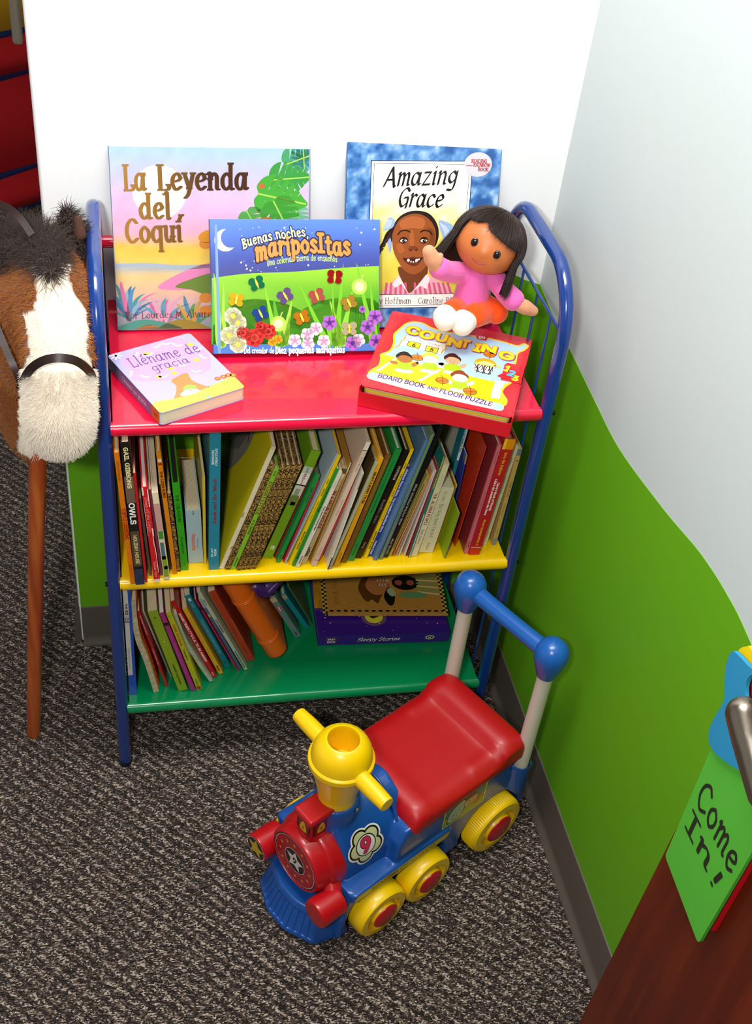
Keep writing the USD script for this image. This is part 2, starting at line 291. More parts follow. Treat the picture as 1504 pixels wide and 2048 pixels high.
# carpet: loops of dark brown and beige yarn
carpet = usdkit.material(stage, '/World/Looks/carpet', {
    'tc': ('texture_coordinate', {}), 'dn': ('noise_texture', {'scale': 90, 'detail': 2}), 'mp': ('mapping', {'rotation': (0, 0, .5), 'scale': (1, 1.7, 1)}),
    'mx': ('mix_vector', {'fac': .004}), 'v': ('voronoi_texture', {'scale': 330, 'randomness': .95}), 'v2': ('voronoi_texture', {'scale': 240, 'randomness': 1}),
    'sc': ('separate_color', {}), 'r': ('rgb_ramp', {'ramp': [(0, lin('110b09')), (.3, lin('241915')), (.55, lin('44352e')), (.78, lin('76655a')), (.96, lin('cdbdad'))]}),
    'w': ('wave_texture', {'scale': 26, 'distortion': 3, 'detail': 2, 'bands_direction': 'diagonal'}), 'wr': ('math', {'math_type': 'multiply_add', 'value2': .28, 'value3': -.14}), 'ad': ('math', {'math_type': 'add'}),
    'b': ('bump', {'strength': .9, 'distance': .004}), 'p': ('principled_bsdf', {'roughness': .95, 'specular_ior_level': .1, 'sheen_weight': .1})},
    [('tc.object', 'mp.vector'), ('mp.vector', 'mx.a'), ('dn.color', 'mx.b'), ('tc.object', 'dn.vector'), ('mx.result', 'v.vector'), ('v.color', 'sc.color'), ('tc.object', 'w.vector'), ('w.fac', 'wr.value1'), ('sc.r', 'ad.value1'), ('wr.value', 'ad.value2'), ('ad.value', 'r.fac'), ('r.color', 'p.base_color'), ('v.distance', 'b.height'), ('b.normal', 'p.normal')], surface='p.BSDF')
struct('floor', bx(-3.0, .1, -2.6, 2.6, -.05, 0), carpet, 'brown and beige flecked loop carpet covering the floor', 'carpet')
wr = thing('wall_right', 'right-hand wall painted pale blue grey above a wavy bright green band', 'wall', kind='structure')
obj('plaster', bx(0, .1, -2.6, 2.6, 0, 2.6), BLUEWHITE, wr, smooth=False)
wave = smoothpath([(-2.2, .80), (-1.8, .70), (-1.4, .70), (-1.05, .765), (-.84, .807), (-.764, .815), (-.683, .810), (-.5755, .789), (-.4175, .768), (-.302, .773), (-.1637, .7836), (-.107, .786), (0.0, .799)], 8)
obj('green_band', extM(poly([(.0, .0)] + [(-2.2, 0)] + wave.tolist()), .0006, (0, 0, 0), (0, 1, 0), (0, 0, 1)).apply_translation((-.0006, 0, 0)), GREEN, wr, smooth=False, label='bright green painted wave')
wb = thing('wall_back', 'white end wall behind the book rack with a green painted band along the bottom', 'wall', kind='structure')
obj('plaster', rbox(WL, .05, 0, .12, 0, 2.6, .006), WHITE, wb)
waveb = smoothpath([(0.0, .799), (-.0283, .808), (-.0536, .816), (-.12, .80), (-.22, .74), (-.36, .68), (-.5, .66), (-.65, .69), (WL + .004, .72)], 8)
obj('green_band', extM(poly([(WL + .004, 0), (0, 0)] + waveb.tolist()), .0006, (0, 0, 0), (1, 0, 0), (0, 0, 1)), GREEN, wb, smooth=False, label='green painted wave')
obj('green_end', bx(WL - .0006, WL, .004, .116, 0, .72), GREEN, wb, smooth=False)
struct('wall_far', bx(-3.0, .1, 2.6, 2.7, 0, 2.6), WHITE, 'plain white wall at the far end of the room behind the partition', 'wall')
struct('wall_left', bx(-3.1, -3.0, -2.6, 2.7, 0, 2.6), WHITE, 'plain white wall on the far left of the room', 'wall')
# rubber cove base
prof = poly([(0, 0), (.013, 0), (.0135, .002), (.011, .008), (.0065, .014), (.004, .022), (.0035, .095), (.0025, .099), (0, .1)])
RUB = mat('5b534b', rough=.5, spec=.4)
struct('baseboard_right', extM(prof, 2.6, (0, -2.6, 0), (-1, 0, 0), (0, 0, 1)), RUB, 'dark grey rubber cove base along the green right-hand wall', 'baseboard', smooth=20)
cove = cat(extM(prof, .8, (0, 0, 0), (0, -1, 0), (0, 0, 1)).apply_translation((0, 0, 0)), extM(prof, .12, (WL, 0, 0), (-1, 0, 0), (0, 0, 1)))
struct('baseboard_back', cove, RUB, 'grey rubber cove base at the foot of the end wall behind the rack', 'baseboard', smooth=20)

# ---------------------------------------------------------------- the book rack
XL, XR, YF, YB = -.716, -.0885, -.3055, -.018
BLUE = mat('12377f', rough=.22, coat=.6, name='tube'); WIRE = mat('123a86', rough=.3, coat=.4)
SR = .0112
def shelf_z(k, x):   # top surface of the three shelves
    za, zb = ((.7540, .7555), (.4525, .4467), (.1535, .1432))[k]
    return za + (zb - za) * (x - XL) / (XR - XL) + SR
rack = thing('book_rack', 'child-height metal book rack with blue tube sides and red, yellow and green shelves', 'book rack')
def ushape(x):
    yf, yb, zt, r = YF, YB, .975, .085
    p = [(x, yf, .0), (x, yf, .5), (x, yf, zt - r - .01)]
    for t in np.linspace(0, 90, 9)[1:]: p.append((x, yf + r - r * math.cos(math.radians(t)), zt - r + (r - .0) * math.sin(math.radians(t)) - .01 + .01 * t / 90))
    for t in np.linspace(0, 90, 9): p.append((x, yb - .07 + .07 * math.sin(math.radians(t)), zt - .07 + .07 * math.cos(math.radians(t))))
    p += [(x, yb, .5), (x, yb, 0)]
    return tube(p, .0105, 16)
for x, s in ((XL - .0125, 1), (XR + .0125, -1)):
    fr = obj('side_frame', ushape(x), BLUE, rack, smooth=50)
    for z, ya, yb in ((.889, YF + .006, YB - .006), (.115, YF + .006, YB - .006)):
        obj('wire', tube([(x, ya, z), (x, yb, z)], .0026, 8), WIRE, fr, smooth=60)
    for y in (-.245, -.178, -.105): obj('wire', tube([(x, y, .112), (x, y, .891)], .0022, 8), WIRE, fr, smooth=60)
    obj('foot_cap', cyl((x, YF, 0), (x, YF, .012), .0112), mat('0c0f18', .5), fr)
    for k in range(3):
        zz = shelf_z(k, XL if s > 0 else XR) - SR
        obj('screw', cat(cyl((x - s * .0098, YF, zz), (x - s * .0135, YF, zz), .0042, .0036, 12)), mat('15181f', .4, metal=.6), fr)
for k, (c, n) in enumerate((('d80c38', 'red top shelf'), ('f2c500', 'yellow middle shelf'), ('00804a', 'green bottom shelf'))):
    m = mat(c, rough=.2, coat=.45, bump=(60, .015, .002)); za, zb = shelf_z(k, XL), shelf_z(k, XR)
    tilt = frame((XL, 0, za), ((XR - XL), 0, zb - za), (0, 1, 0), (0, 0, 1))
    W = 1.0
    sh = [(YF, 0), (YF, -SR * 2)]
    th = .0016
    prof = poly([(YF, 0), (YB + .008, 0), (YB + .012, .004), (YB + .014, .016), (YB + .0155, .016), (YB + .0145, .0), (YB + .010, -th), (YF, -th)])
    sm = X(extM(prof, W, (0, 0, 0), (0, 1, 0), (0, 0, 1)), tilt)
    sp = obj('shelf', sm, m, rack, label=n, smooth=40)
    a = np.linspace(90, 400, 22); ring = [(YF + SR * math.cos(math.radians(t)), -SR + SR * math.sin(math.radians(t))) for t in a]; inn = [(YF + (SR - .0016) * math.cos(math.radians(t)), -SR + (SR - .0016) * math.sin(math.radians(t))) for t in a[::-1]]
    obj('rolled_edge', X(extM(poly(ring + inn), W, (0, 0, 0), (0, 1, 0), (0, 0, 1)), tilt), m, sp, smooth=40)
    for x, s in ((XL, -1), (XR, 1)):
        obj('end_plug', cyl((x - s * .001, YF, shelf_z(k, x) - SR), (x + s * .0035, YF, shelf_z(k, x) - SR), SR - .0012), m, sp)
obj('back_rail', tube([(XL - .004, YB - .002, .8915), (XR + .004, YB - .002, .8915)], .0095, 16), mat('d80c38', rough=.2, coat=.45), rack, smooth=60, label='red rail the picture books lean on')

# ---------------------------------------------------------------- books
PAGES = usdkit.material(stage, '/World/Looks/pages', {'tc': ('texture_coordinate', {}), 'w': ('wave_texture', {'scale': 260, 'distortion': .6, 'bands_direction': 'x'}), 'r': ('rgb_ramp', {'ramp': [(0, lin('b9a37c')), (.5, lin('dcc9a4')), (1, lin('e6d8bb'))]}),
    'b': ('bump', {'strength': .3, 'distance': .0005}), 'p': ('principled_bsdf', {'roughness': .8})}, [('tc.object', 'w.vector'), ('w.fac', 'r.fac'), ('r.color', 'p.base_color'), ('w.fac', 'b.height'), ('b.normal', 'p.normal')], surface='p.BSDF')
WHITEPAGES = usdkit.material(stage, '/World/Looks/whitepages', {'tc': ('texture_coordinate', {}), 'w': ('wave_texture', {'scale': 300, 'distortion': .4, 'bands_direction': 'x'}), 'r': ('rgb_ramp', {'ramp': [(0, lin('b3ab9b')), (.5, lin('e4dfd2')), (1, lin('f1eee6'))]}), 'p': ('principled_bsdf', {'roughness': .7})}, [('tc.object', 'w.vector'), ('w.fac', 'r.fac'), ('r.color', 'p.base_color')], surface='p.BSDF')
FOIL = usdkit.material(stage, '/World/Looks/foil', {'tc': ('texture_coordinate', {}), 'n': ('noise_texture', {'scale': 150, 'detail': 1}), 'mx': ('mix_vector', {'fac': .016}), 'v': ('voronoi_texture', {'scale': 165, 'feature': 'distance_to_edge'}), 'r': ('rgb_ramp', {'ramp': [(0, lin('120b06')), (.075, lin('1d130a')), (.115, lin('9a783c')), (1, lin('b8924c'))]}), 'p': ('principled_bsdf', {'roughness': .35})},
    [('tc.object', 'mx.a'), ('tc.object', 'n.vector'), ('n.color', 'mx.b'), ('mx.result', 'v.vector'), ('v.distance', 'r.fac'), ('r.color', 'p.base_color')], surface='p.BSDF')
def crop(x0, y0, k): return lambda x, y: (x0 + x / k, y0 + y / k)
cA, cB, cC, cD, cE, cF, cG = crop(220, 860, 6.4), crop(410, 850, 6.54), crop(570, 840, 6.605), crop(700, 840, 6.825), crop(850, 840, 6.83), crop(230, 1160, 6.836), crop(400, 1140, 5.785)
QUADS = []
def spine_art(t, h, bands, texts, base):
    a = Art(); a.rect(0, -t / 2, h, t / 2, base, 0)
    for b in bands:
        if len(b) == 3: a.rect(b[0] * h, -t / 2, b[1] * h, t / 2, b[2], 1)
        else: a.rect(b[0] * h, b[3] * t - t / 2, b[1] * h, b[4] * t - t / 2, b[2], 2)
    for i, s in enumerate(texts):
        st, u0, u1, cap, col = s[:5]; o = s[5] if len(s) > 5 else {}
        f = o.get('font'); g = f(st, 1.0) if f else inter(st, 1.0, o.get('bold', True)); x0, y0, x1, y1 = g.bounds
        H = cap * t; wide = float(np.clip((abs(u1 - u0) * h) / ((x1 - x0) * H), .45, 1.5))
        if (x1 - x0) * H * wide > abs(u1 - u0) * h * 1.02: H *= abs(u1 - u0) * h / ((x1 - x0) * H * wide)
        a.text(st, (u0 + u1) / 2 * h, o.get('off', 0) * t, H, col, bold=o.get('bold', True), wide=wide, font=f, rot=180 if o.get('up') else 0, layer=3)
    return a
def book(name, label, bl, br, tl, cover, bands=(), texts=(), shelf=1, hard=True, w=None, pages=PAGES, face=None, faceart=None, foil=False, group=None, dx=0, rough=.4, thin=1.0, ymin=None):
    z = shelf_z(shelf, -.4)
    for _ in range(3):
        p0, p1 = at(*bl, 2, z), at(*br, 2, z); z = shelf_z(shelf, (p0[0] + p1[0]) / 2)
    y0 = min(p0[1], p1[1]) if ymin is None else ymin
    p0, p1, q = at(*bl, 1, y0), at(*br, 1, y0), at(*tl, 1, y0)
    d = q - p0; a = math.atan2(d[0], d[2]); h = math.hypot(d[0], d[2])
    t = max(abs(p1[0] - p0[0]) * math.cos(a) * thin, .0022)
    top_z = (.742, .742, .437)[0] if shelf == 1 else .437
    h = min(h, (top_z - z - t * abs(math.sin(a))) / math.cos(a)); w = min(w or h * .8, -.022 - y0)
    xa, za = np.array([math.cos(a), 0, -math.sin(a)]), np.array([math.sin(a), 0, math.cos(a)])
    for _ in range(40):   # a book that would cut into one already standing there is thinned and pushed aside by fractions of a millimetre
        low = min(0, xa[2] * t)   # right bottom corner relative to the left one
        o = np.array([p0[0] + dx, y0, z + .0004 - low]) + xa * t / 2
        quad = Polygon([(o + xa * i * t / 2 + za * j * h)[[0, 2]] for i, j in ((-1, 0), (1, 0), (1, 1), (-1, 1))])
        if not any(k == shelf and ya < y0 + w and y0 < yb and g.intersection(quad).area > 2e-6 for _, _, k, g, ya, yb in QUADS): break
        dx += .0003; t = max(t - .0003, .0018)
    M = frame(o, xa, (0, 1, 0), za)
    b = thing(name, label, 'book', M, group)
    QUADS.append((name, label, shelf, quad, y0, y0 + w))
    bt = min(.0022 if hard else .0006, t * .22); inset = .003 if hard else .0008
    ux = poly([(-t / 2, 0), (t / 2, 0), (t / 2, w), (t / 2 - bt, w), (t / 2 - bt, bt), (-t / 2 + bt, bt), (-t / 2 + bt, w), (-t / 2, w)])
    cm = FOIL if foil else mat(cover, rough=rough, coat=.15)
    if face:
        obj('front_board', bx(-t / 2 - .0001, -t / 2 + bt * .7, .004, w, 0, h), mat(face, rough=.4, coat=.1), b, smooth=False); ux = poly([(-t / 2, 0), (t / 2, 0), (t / 2, w), (t / 2 - bt, w), (t / 2 - bt, bt), (-t / 2 + bt, bt), (-t / 2 + bt, .0045), (-t / 2, .0045)])
    obj('cover', ext(ux, h), cm, b, smooth=False)
    obj('pages', bx(-t / 2 + bt * .95, t / 2 - bt * .95, bt * .9, w - inset, inset * .7, h - inset), pages, b, smooth=False)
    if bands or texts:
        spine_art(t * .97, h, bands, texts, cover).place('spine_print', b, frame((0, -.00005, h), (0, 0, -1), (1, 0, 0), (0, -1, 0)))
    if faceart:
        fa = Art(); faceart(fa, w, h); fa.place('cover_print', b, frame((-t / 2 - .00015, w, 0), (0, -1, 0), (0, 0, 1), (-1, 0, 0)))
    return b
G1 = "children's books standing on the yellow shelf"
def tear(seed, u0, u1, side):
    """ragged bare-paper strip along one side of a spine, as a band polygon (u from the top, v across)"""
    r = random.Random(seed); n = 14; us = np.linspace(u0, u1, n); return us, [side * (.5 - .28 * r.random() * (1 if 0 < i < n - 1 else 0)) for i in range(n)]
def B1(*a, **k): return book(*a, group=G1, **k)
B1('picture_book', 'orange hardcover with red title, first book at the left end of the yellow shelf', cA(262, 1975), cA(325, 1972), cA(48, 296), 'd9760a', [], [('Chrustowski', .06, .2, .5, '5a2208', {'bold': False}), ('TURTLE CROSSING', .40, .64, .72, 'a4140c'), ('HENRY HOLT', .84, .95, .4, '7a3a06', {'bold': False})], w=.2)
B1('picture_book', 'black and brown book about owls with large white spine lettering', cA(330, 1985), cA(440, 1960), cA(118, 70), '17130f', [(.22, .40, '6b5a48'), (.6, .86, '54432f', 0, 1), (.88, 1, '2c3350')], [('GAIL GIBBONS', .03, .30, .46, 'e6d79a'), ('OWLS', .40, .55, .62, 'f2efe6'), ('HOLIDAY HOUSE', .63, .84, .4, 'd8c68c')], w=.22)
B1('picture_book', 'thin plain red paperback squeezed right beside the owl book', cA(441, 1955), cA(480, 1950), cA(285, 555), 'c4151b', hard=False, w=.19)
B1('picture_book', 'thin brown patterned book between the red paperback and the torn red book', cA(488, 1868), cA(536, 1865), cA(350, 880), '6a5040', foil=False, texts=[(('~ ' * 22).strip(), .02, .98, .5, '2a1a12')], w=.18)
B1('picture_book', 'bright red book with ragged white edges and a torn spine', cA(565, 1940), cA(642, 1938), cA(400, 738), 'd01822', [(0, .08, 'efe0c8', 0, .25), (.02, .2, 'efe0c8', .84, 1), (.5, .9, 'efe0c8', .9, 1), (.42, .62, 'efe0c8', .78, 1), (.15, .5, 'efe0c8', 0, .06), (.975, 1, 'efe0c8')], [('Clown of the Circus', .06, .5, .45, 'f2dccb', {'font': THIN}), ('Parker Pine', .78, .95, .42, 'f2dccb', {'font': THIN})], w=.19, pages=WHITEPAGES)
B1('picture_book', 'thin mauve paperback beside the torn red book', cA(640, 1864), cA(678, 1862), cA(488, 765), '7d3a4e', hard=False, w=.18)
B1('picture_book', 'cream, pink and green pictured book with a torn spine top', cA(693, 1915), cA(768, 1905), cA(535, 810), 'd8cfae', [(0, .12, 'e9dcb6'), (.12, .45, 'c9998f'), (.43, .52, '3f8a2d', .1, .9), (.56, .76, '4f6f78', .15, .8), (.72, .97, '84a01d', .1, .9), (.84, .88, '2a2a22', .3, .9), (.97, 1, 'e6dfc6')], w=.18)
B1('picture_book', 'very thin black book left of the second orange book', cA(768, 1790), cA(790, 1788), cA(625, 700), '16110e', hard=False, w=.2)
B1('picture_book', 'second orange book from the left, with dark capitals and a small red emblem', cA(796, 1850), cA(862, 1845), cA(577, 285), 'd27c0e', [(.055, .075, 'c9ccc4', .1, .9), (.085, .1, 'a31a17', .1, .9)], [('THE LION KING', .14, .36, .5, '3a1d05')], w=.22)
B1('picture_book', 'thin book with black scribbled gold foil spine beside the second orange book', cA(863, 1818), cA(908, 1808), cA(733, 820), '8a6a34', foil=True, w=.17)
B1('pop_up_book', 'bright green book titled the creation, between foil spine and pale blue block', cA(914, 1800), cA(1005, 1785), cA(792, 690), '2f9a16', [], [('THE CREATION', .08, .47, .42, '0d4a0a', {'font': SERIF}), ('FOLD DOWN POP UPS', .6, .8, .22, '0d4a0a'), ('O', .9, .96, .3, '0d4a0a', {'bold': False})], w=.2, pages=mat('22251c', .6))
B1('storybook', 'short thick pale blue book with orange title, tan page block on top', cA(1006, 1710), cA(1196, 1700), cA(962, 1026), '9fb8bd', [(.0, .012, 'd9c9a0')], [('BY DISNEY', .035, .1, .09, '3b4a50', {'off': .0, 'rot': 1}), ('Pinocchio', .45, .76, .22, 'e2582a', {'off': -.08}), ('Walt Disney', .54, .72, .1, '56707a', {'off': .2, 'bold': False})], w=.13)
B1('picture_book', 'slim yellow book between the pale blue block and the tall teal book', cA(1200, 1720), cA(1234, 1716), cA(1180, 590), 'd3b731', hard=False, w=.2)
B1('picture_book', 'tall teal hardcover with maroon title reading up the spine', cB(50, 1892), cB(184, 1890), cB(62, 75), '1d8199', [], [('BENDON', .11, .24, .2, 'cfe0e2', {'off': -.2, 'up': True}), ('CREATIVE', .11, .24, .2, 'cfe0e2', {'off': .12, 'up': True}), ('Jonah and the Whale', .27, .70, .34, '7c1f2c', {'up': True, 'font': SERIF}), ('NEW', .83, .90, .2, 'cfe0e2', {'off': .12, 'up': True}), ('OF JOY', .83, .90, .2, 'cfe0e2', {'off': -.2, 'up': True})], w=.25)
def yellowface(a, w, h):
    a.rect(0, 0, w, h, 'd8c414', 1)
    a.add(poly(smoothpath([(w * .12, h * .30), (w * .2, h * .78), (w * .55, h * .9), (w * .62, h * .7), (w * .4, h * .35)], 6, True)), '8a8578', 2)
    for i in range(9): a.add(LineString([(w * (.2 + .03 * i), h * (.4 + .02 * i)), (w * (.3 + .03 * i), h * (.6 + .025 * i))]).buffer(.0012), '4a463e', 3)
    a.add(LineString(smoothpath([(w * .45, h * .75), (w * .5, h * .8), (w * .56, h * .72)], 5)).buffer(.003), '7a2a1c', 4)
B1('picture_book', 'large leaning hardcover with yellow cover, grey drawing and worn cream spine', cB(186, 1875), cB(250, 1885), cB(866, 285), 'd9cfae', [(.0, .02, 'c9b98c'), (.52, .56, 'a8966c', 0, .4), (.8, .83, 'a8966c', .6, 1)], face='d8c414', faceart=yellowface, w=.24)
B1('picture_book', 'foil-spined book just right of the yellow cover, black scribbles on gold', cB(262, 1900), cB(333, 1892), cB(848, 535), '8a6a34', foil=True, w=.17)
B1('picture_book', 'lime green book with spaced vertical capitals among the foil spines', cB(335, 1892), cB(398, 1890), cB(908, 580), '7cb82c', [(.13, .42, '9aa33a', .1, .9)], [('1945', .02, .07, .3, '2c4a12'), ('STUART LITTLE', .12, .44, .62, '6a5a1a'), ('E. B. WHITE', .5, .64, .4, '27420f'), ('HARPER & ROW', .88, .97, .3, '27420f')], w=.17)
for i, lab in enumerate(('first of four scribbled foil spines leaning together, next to the lime book', 'second of four scribbled foil spines leaning together', 'third of four scribbled foil spines leaning together', 'last of four scribbled foil spines, touching the green bible book')):
    B1('picture_book', lab, cB(403 + 66 * i, 1908 - 6 * i), cB(466 + 66 * i, 1903 - 6 * i), cB(985 + 76 * i, 556 - 8 * i), '8a6a34', foil=True, w=.17)
B1('bible_story_book', 'wide grass green book with red and white picture band on its spine', cB(755, 1742), cB(884, 1748), cB(1392, 345), '6f9d1a', [(.14, .2, 'b9c2b4'), (.2, .31, 'e8e4d8'), (.30, .42, 'cfc9b6'), (.34, .40, '8a9a7a', .2, .7), (.40, .49, '6e7a3a', .05, .9), (.46, .49, 'd8cbb0', .3, .8), (.88, .915, 'dfe6d0', .35, .75)], [('Over 200', .148, .192, .0 + .16, '2d3a2a', {'off': 0}), ('BIBLE', .203, .25, .26, '9c1c1c', {'off': 0}), ('Stories for', .252, .28, .16, 'a02020'), ('Children', .281, .305, .16, 'a02020'), ('H', .885, .91, .2, '2d3a2a')], w=.2)
B1('picture_book', 'very thin dark red book right behind the green bible book', cB(888, 1740), cB(906, 1742), cB(1440, 480), '8a1c22', hard=False, w=.19, thin=.8)
B1('board_book', 'glossy dark green board book about baby animals', cB(905, 1800), cB(985, 1802), cB(1428, 665), '0d8a3c', [(.9, .96, '0a5a2a', .3, .7)], [('Baby Animals', .08, .36, .42, '06240f', {'font': FELT}), ('23', .91, .95, .4, '0a5a2a')], w=.16, pages=mat('d94a86', .6))
B1('picture_book', 'thin magenta-spined book right of the dark green board book', cB(990, 1803), cB(1010, 1804), cB(1440, 735), 'c0283c', hard=False, w=.15)
B1('picture_book', 'tall pale blue book whose plain cover shows above its neighbours', cB(1014, 1812), cB(1058, 1816), cC(655, 440), '9fb3b8', face='a9bcc0', w=.22)
B1('bible_story_book', 'left of two matching thin yellow bible story books', cB(1060, 1822), cB(1136, 1828), cC(665, 462), 'ecc80a', [], [('2224', .2, .26, .4, '5a4a06'), ('MOSES', .29, .36, .42, '5a4a06'), ('GREAT BIBLE STORIES', .38, .6, .38, 'a08a10'), ('BARONET BOOKS', .68, .86, .46, '2a2405')], w=.18)
B1('picture_book', 'thin mid green book right of the left yellow bible book', cB(1138, 1842), cB(1176, 1850), cC(680, 640), '1f8a2c', [], [('The Little Red Barn House', .1, .5, .5, '0a3a12'), ('GOLDEN', .84, .92, .5, '0a3a12')], hard=False, w=.17)
B1('picture_book', 'thin white paperback with faint black spine title beside the beige house book', cB(1178, 1858), cB(1236, 1862), cC(700, 690), 'dcd6c4', [], [('Franklin', .05, .2, .4, '3a3630', {'font': THIN}), ('Every Autumn Comes the Bear', .35, .6, .4, '23201c'), ('Putnam', .88, .96, .4, '23201c')], hard=False, w=.18)
B1('picture_book', 'beige beginner book with red capitals about a house', cC(208, 1892), cC(282, 1900), cC(752, 640), 'b9a478', [(0, .05, '5a4a30'), (.05, .1, 'cdbb8a')], [('IN A PEOPLE HOUSE', .22, .62, .62, '8a1a14'), ('LeSieg', .82, .92, .5, '17130f')], w=.16)
B1('picture_book', 'worn golden brown book with torn spine top between beige and pink spines', cC(284, 1902), cC(320, 1908), cC(818, 560), 'b98a34', [(0, .1, 'd9c690'), (.3, .9, 'c9a860', .7, 1)], w=.17)
B1('picture_book', 'pinkish cream hardcover with pale red title and grey author name', cC(325, 1930), cC(412, 1936), cC(1048, 290), 'd6bda2', [(0, .06, 'e3d9c0'), (.06, .065, '3a3028'), (.945, .95, '6a5a4a')], [('Peter McCarty', .1, .24, .34, '4a443c', {'font': BOOKF}), ('Hondo & Fabian', .42, .6, .36, 'b0584c', {'font': BOOKF}), ('Henry Holt', .83, .92, .34, 'b0584c', {'font': BOOKF})], w=.21)
B1('picture_book', 'thin coral red book with ragged edge left of the white word book', cC(418, 1860), cC(462, 1866), cC(905, 790), 'c8343a', [(.25, .8, 'e3c4b4', .0, .22)], hard=False, w=.15)
B1('word_book', 'white-spined first word book with a dark brown foot', cC(466, 1972), cC(530, 1978), cC(930, 705), 'e2dccb', [(0, .16, '9a8f80'), (.87, 1, '3a2412'), (.16, .3, 'e9e3d4')], [('MY WORDS', .28, .46, .5, '1a1714'), ('Harper & Row', .68, .84, .32, '6a6258', {'bold': False})], w=.16)
B1('picture_book', 'tall dark olive covered book with a grey green spine', cC(552, 1962), cC(608, 1970), cC(1170, 560), 'a8a886', face='4a3a1a', w=.19)
B1('picture_book', 'amber yellow book with dark capitals about what someone wants to be', cC(642, 1940), cC(702, 1946), cD(398, 520), 'e0a212', [], [('WHAT I WANT TO BE', .12, .4, .5, '2a1c05'), ('Dandelion', .86, .94, .4, '5a3c08', {'bold': False})], w=.18)
B1('picture_book', 'dark golden brown spine between the amber book and the green book', cC(742, 1882), cC(806, 1890), cD(498, 470), '7a5218', [(.05, .5, '8a6420', .2, .8)], [('R', .92, .96, .5, 'a83a14')], w=.18)
B1('picture_book', 'mid green hardcover with dark script title, left of the black author spine', cC(822, 1862), cC(908, 1864), cD(622, 400), '1c8a3a', [], [('Thomas and the Make-Believe Animals', .1, .56, .3, '0a3a18', {'bold': False}), ('Random House', .84, .95, .3, '0a3a18', {'bold': False})], w=.19, pages=WHITEPAGES)
B1('picture_book', 'black hardcover with grey author name in capitals', cD(72, 1895), cD(150, 1892), cD(740, 425), '14110e', [], [('HOFFMAN', .14, .26, .42, 'a8a08c'), ('Boundless Grace', .44, .66, .42, 'a8a08c', {'font': BOOKF}), ('Viking', .84, .9, .3, '8a826f')], w=.19)
B1('bible_story_book', 'right of two matching thin yellow bible story books', cD(156, 1888), cD(230, 1890), cD(798, 400), 'ecc80a', [], [('2226', .12, .17, .4, '5a4a06'), ('THE STORY OF JESUS', .21, .42, .42, '6a5606'), ('GREAT BIBLE STORIES', .44, .66, .38, 'a08a10'), ('BARONET BOOKS', .74, .91, .46, '2a2405')], w=.18)
B1('storybook', 'thin royal blue book with white creation story title', cD(242, 1868), cD(298, 1866), cD(772, 640), '23409a', [], [('Children Find a Story. The Creation: Bedtime Story', .03, .72, .5, 'dfe4ee'), ('Pauline Press', .82, .97, .44, 'dfe4ee')], hard=False, w=.16)
B1('picture_book', 'tall steel blue book with wide blue cover showing', cD(300, 1905), cD(372, 1918), cD(1010, 262), '5a7fa8', [(.0, 1, '4c7096', .6, 1)], [('The Great Blue House', .3, .5, .3, '2c4868', {'bold': False}), ('Scholastic', .9, .96, .3, '2c4868', {'bold': False})], face='4f7396', w=.21, rough=.3)
B1('picture_book', 'tall book with grey green spine edged in blue', cD(376, 1908), cD(444, 1896), cD(1090, 200), '6a8468', [(.0, 1, '4c6a94', .76, 1), (0, .4, '7c9a3a', .2, .6)], [('The House in the Meadow Green', .42, .75, .3, '3a5042', {'bold': False})], w=.21)
B1('picture_book', 'tall black book with flowing white script title', cD(450, 1884), cD(512, 1876), cD(1222, 90), '0e0d0d', [], [('What Wordless Witches Wear', .42, .74, .5, 'e6e2da', {'font': SCRIPT}), ('Mary Alouette', .84, .98, .4, 'e6e2da', {'font': BOOKF})], w=.22, rough=.3)
for i, (c, lab, c2) in enumerate((('a89a4a', 'olive edged pamphlet, first of four thin pamphlets right of the black script book', '2a2a1a'), ('c86a2a', 'orange edged pamphlet among the four thin pamphlets', 'e8dcc4'), ('b8a07a', 'tan edged pamphlet among the four thin pamphlets', '8a4a2a'), ('d9cfc2', 'white edged pamphlet, last of the four thin pamphlets', 'a86a4a'))):
    B1('pamphlet', lab, cD(524 + 40 * i, 1866 - 2 * i), cD(556 + 40 * i, 1864 - 2 * i), cD(1052 + 26 * i, 760 - 25 * i), c, [(.1, .9, c2, .3, .6)], hard=False, w=.15)
B1('picture_book', 'thin pinkish white book left of the wine red spine', cD(684, 1862), cD(712, 1864), cD(1112, 690), 'd9c9bf', hard=False, w=.15, face='cbb7aa')
B1('picture_book', 'thin wine red book left of the teal and white spine', cD(714, 1862), cD(748, 1862), cD(1132, 650), '9a1c34', hard=False, w=.16)
B1('picture_book', 'thin teal book whose spine turns yellow at the top and white at the foot', cD(758, 1882), cD(806, 1884), cD(1232, 500), '23786a', [(0, .3, 'd9cf2a', .4, 1), (.55, 1, 'e0dcc0', .3, 1), (0, .28, '1f7a34', 0, .4)], [('Green Eggs for Lunch', .03, .28, .42, '1d2a10'), ('Kermit Stories', .38, .55, .3, '6a2a1a', {'bold': False}), ('Beginner', .86, .97, .4, '23201a')], w=.17)
B1('paperback', 'cream paperback with maroon capitals about acorn people', cD(834, 1856), cD(912, 1862), cD(1280, 592), 'd6cda6', [(.0, .02, 'c9bd94')], [('CUP OF TEA', .12, .24, .32, '8a8468', {'font': BOOKF}), ('THE ACORN PEOPLE', .3, .66, .5, '7a1c1c', {'font': SERIF}), ('Ron Jones', .7, .86, .44, '1c1a14', {'font': BOOKF})], hard=False, w=.13)
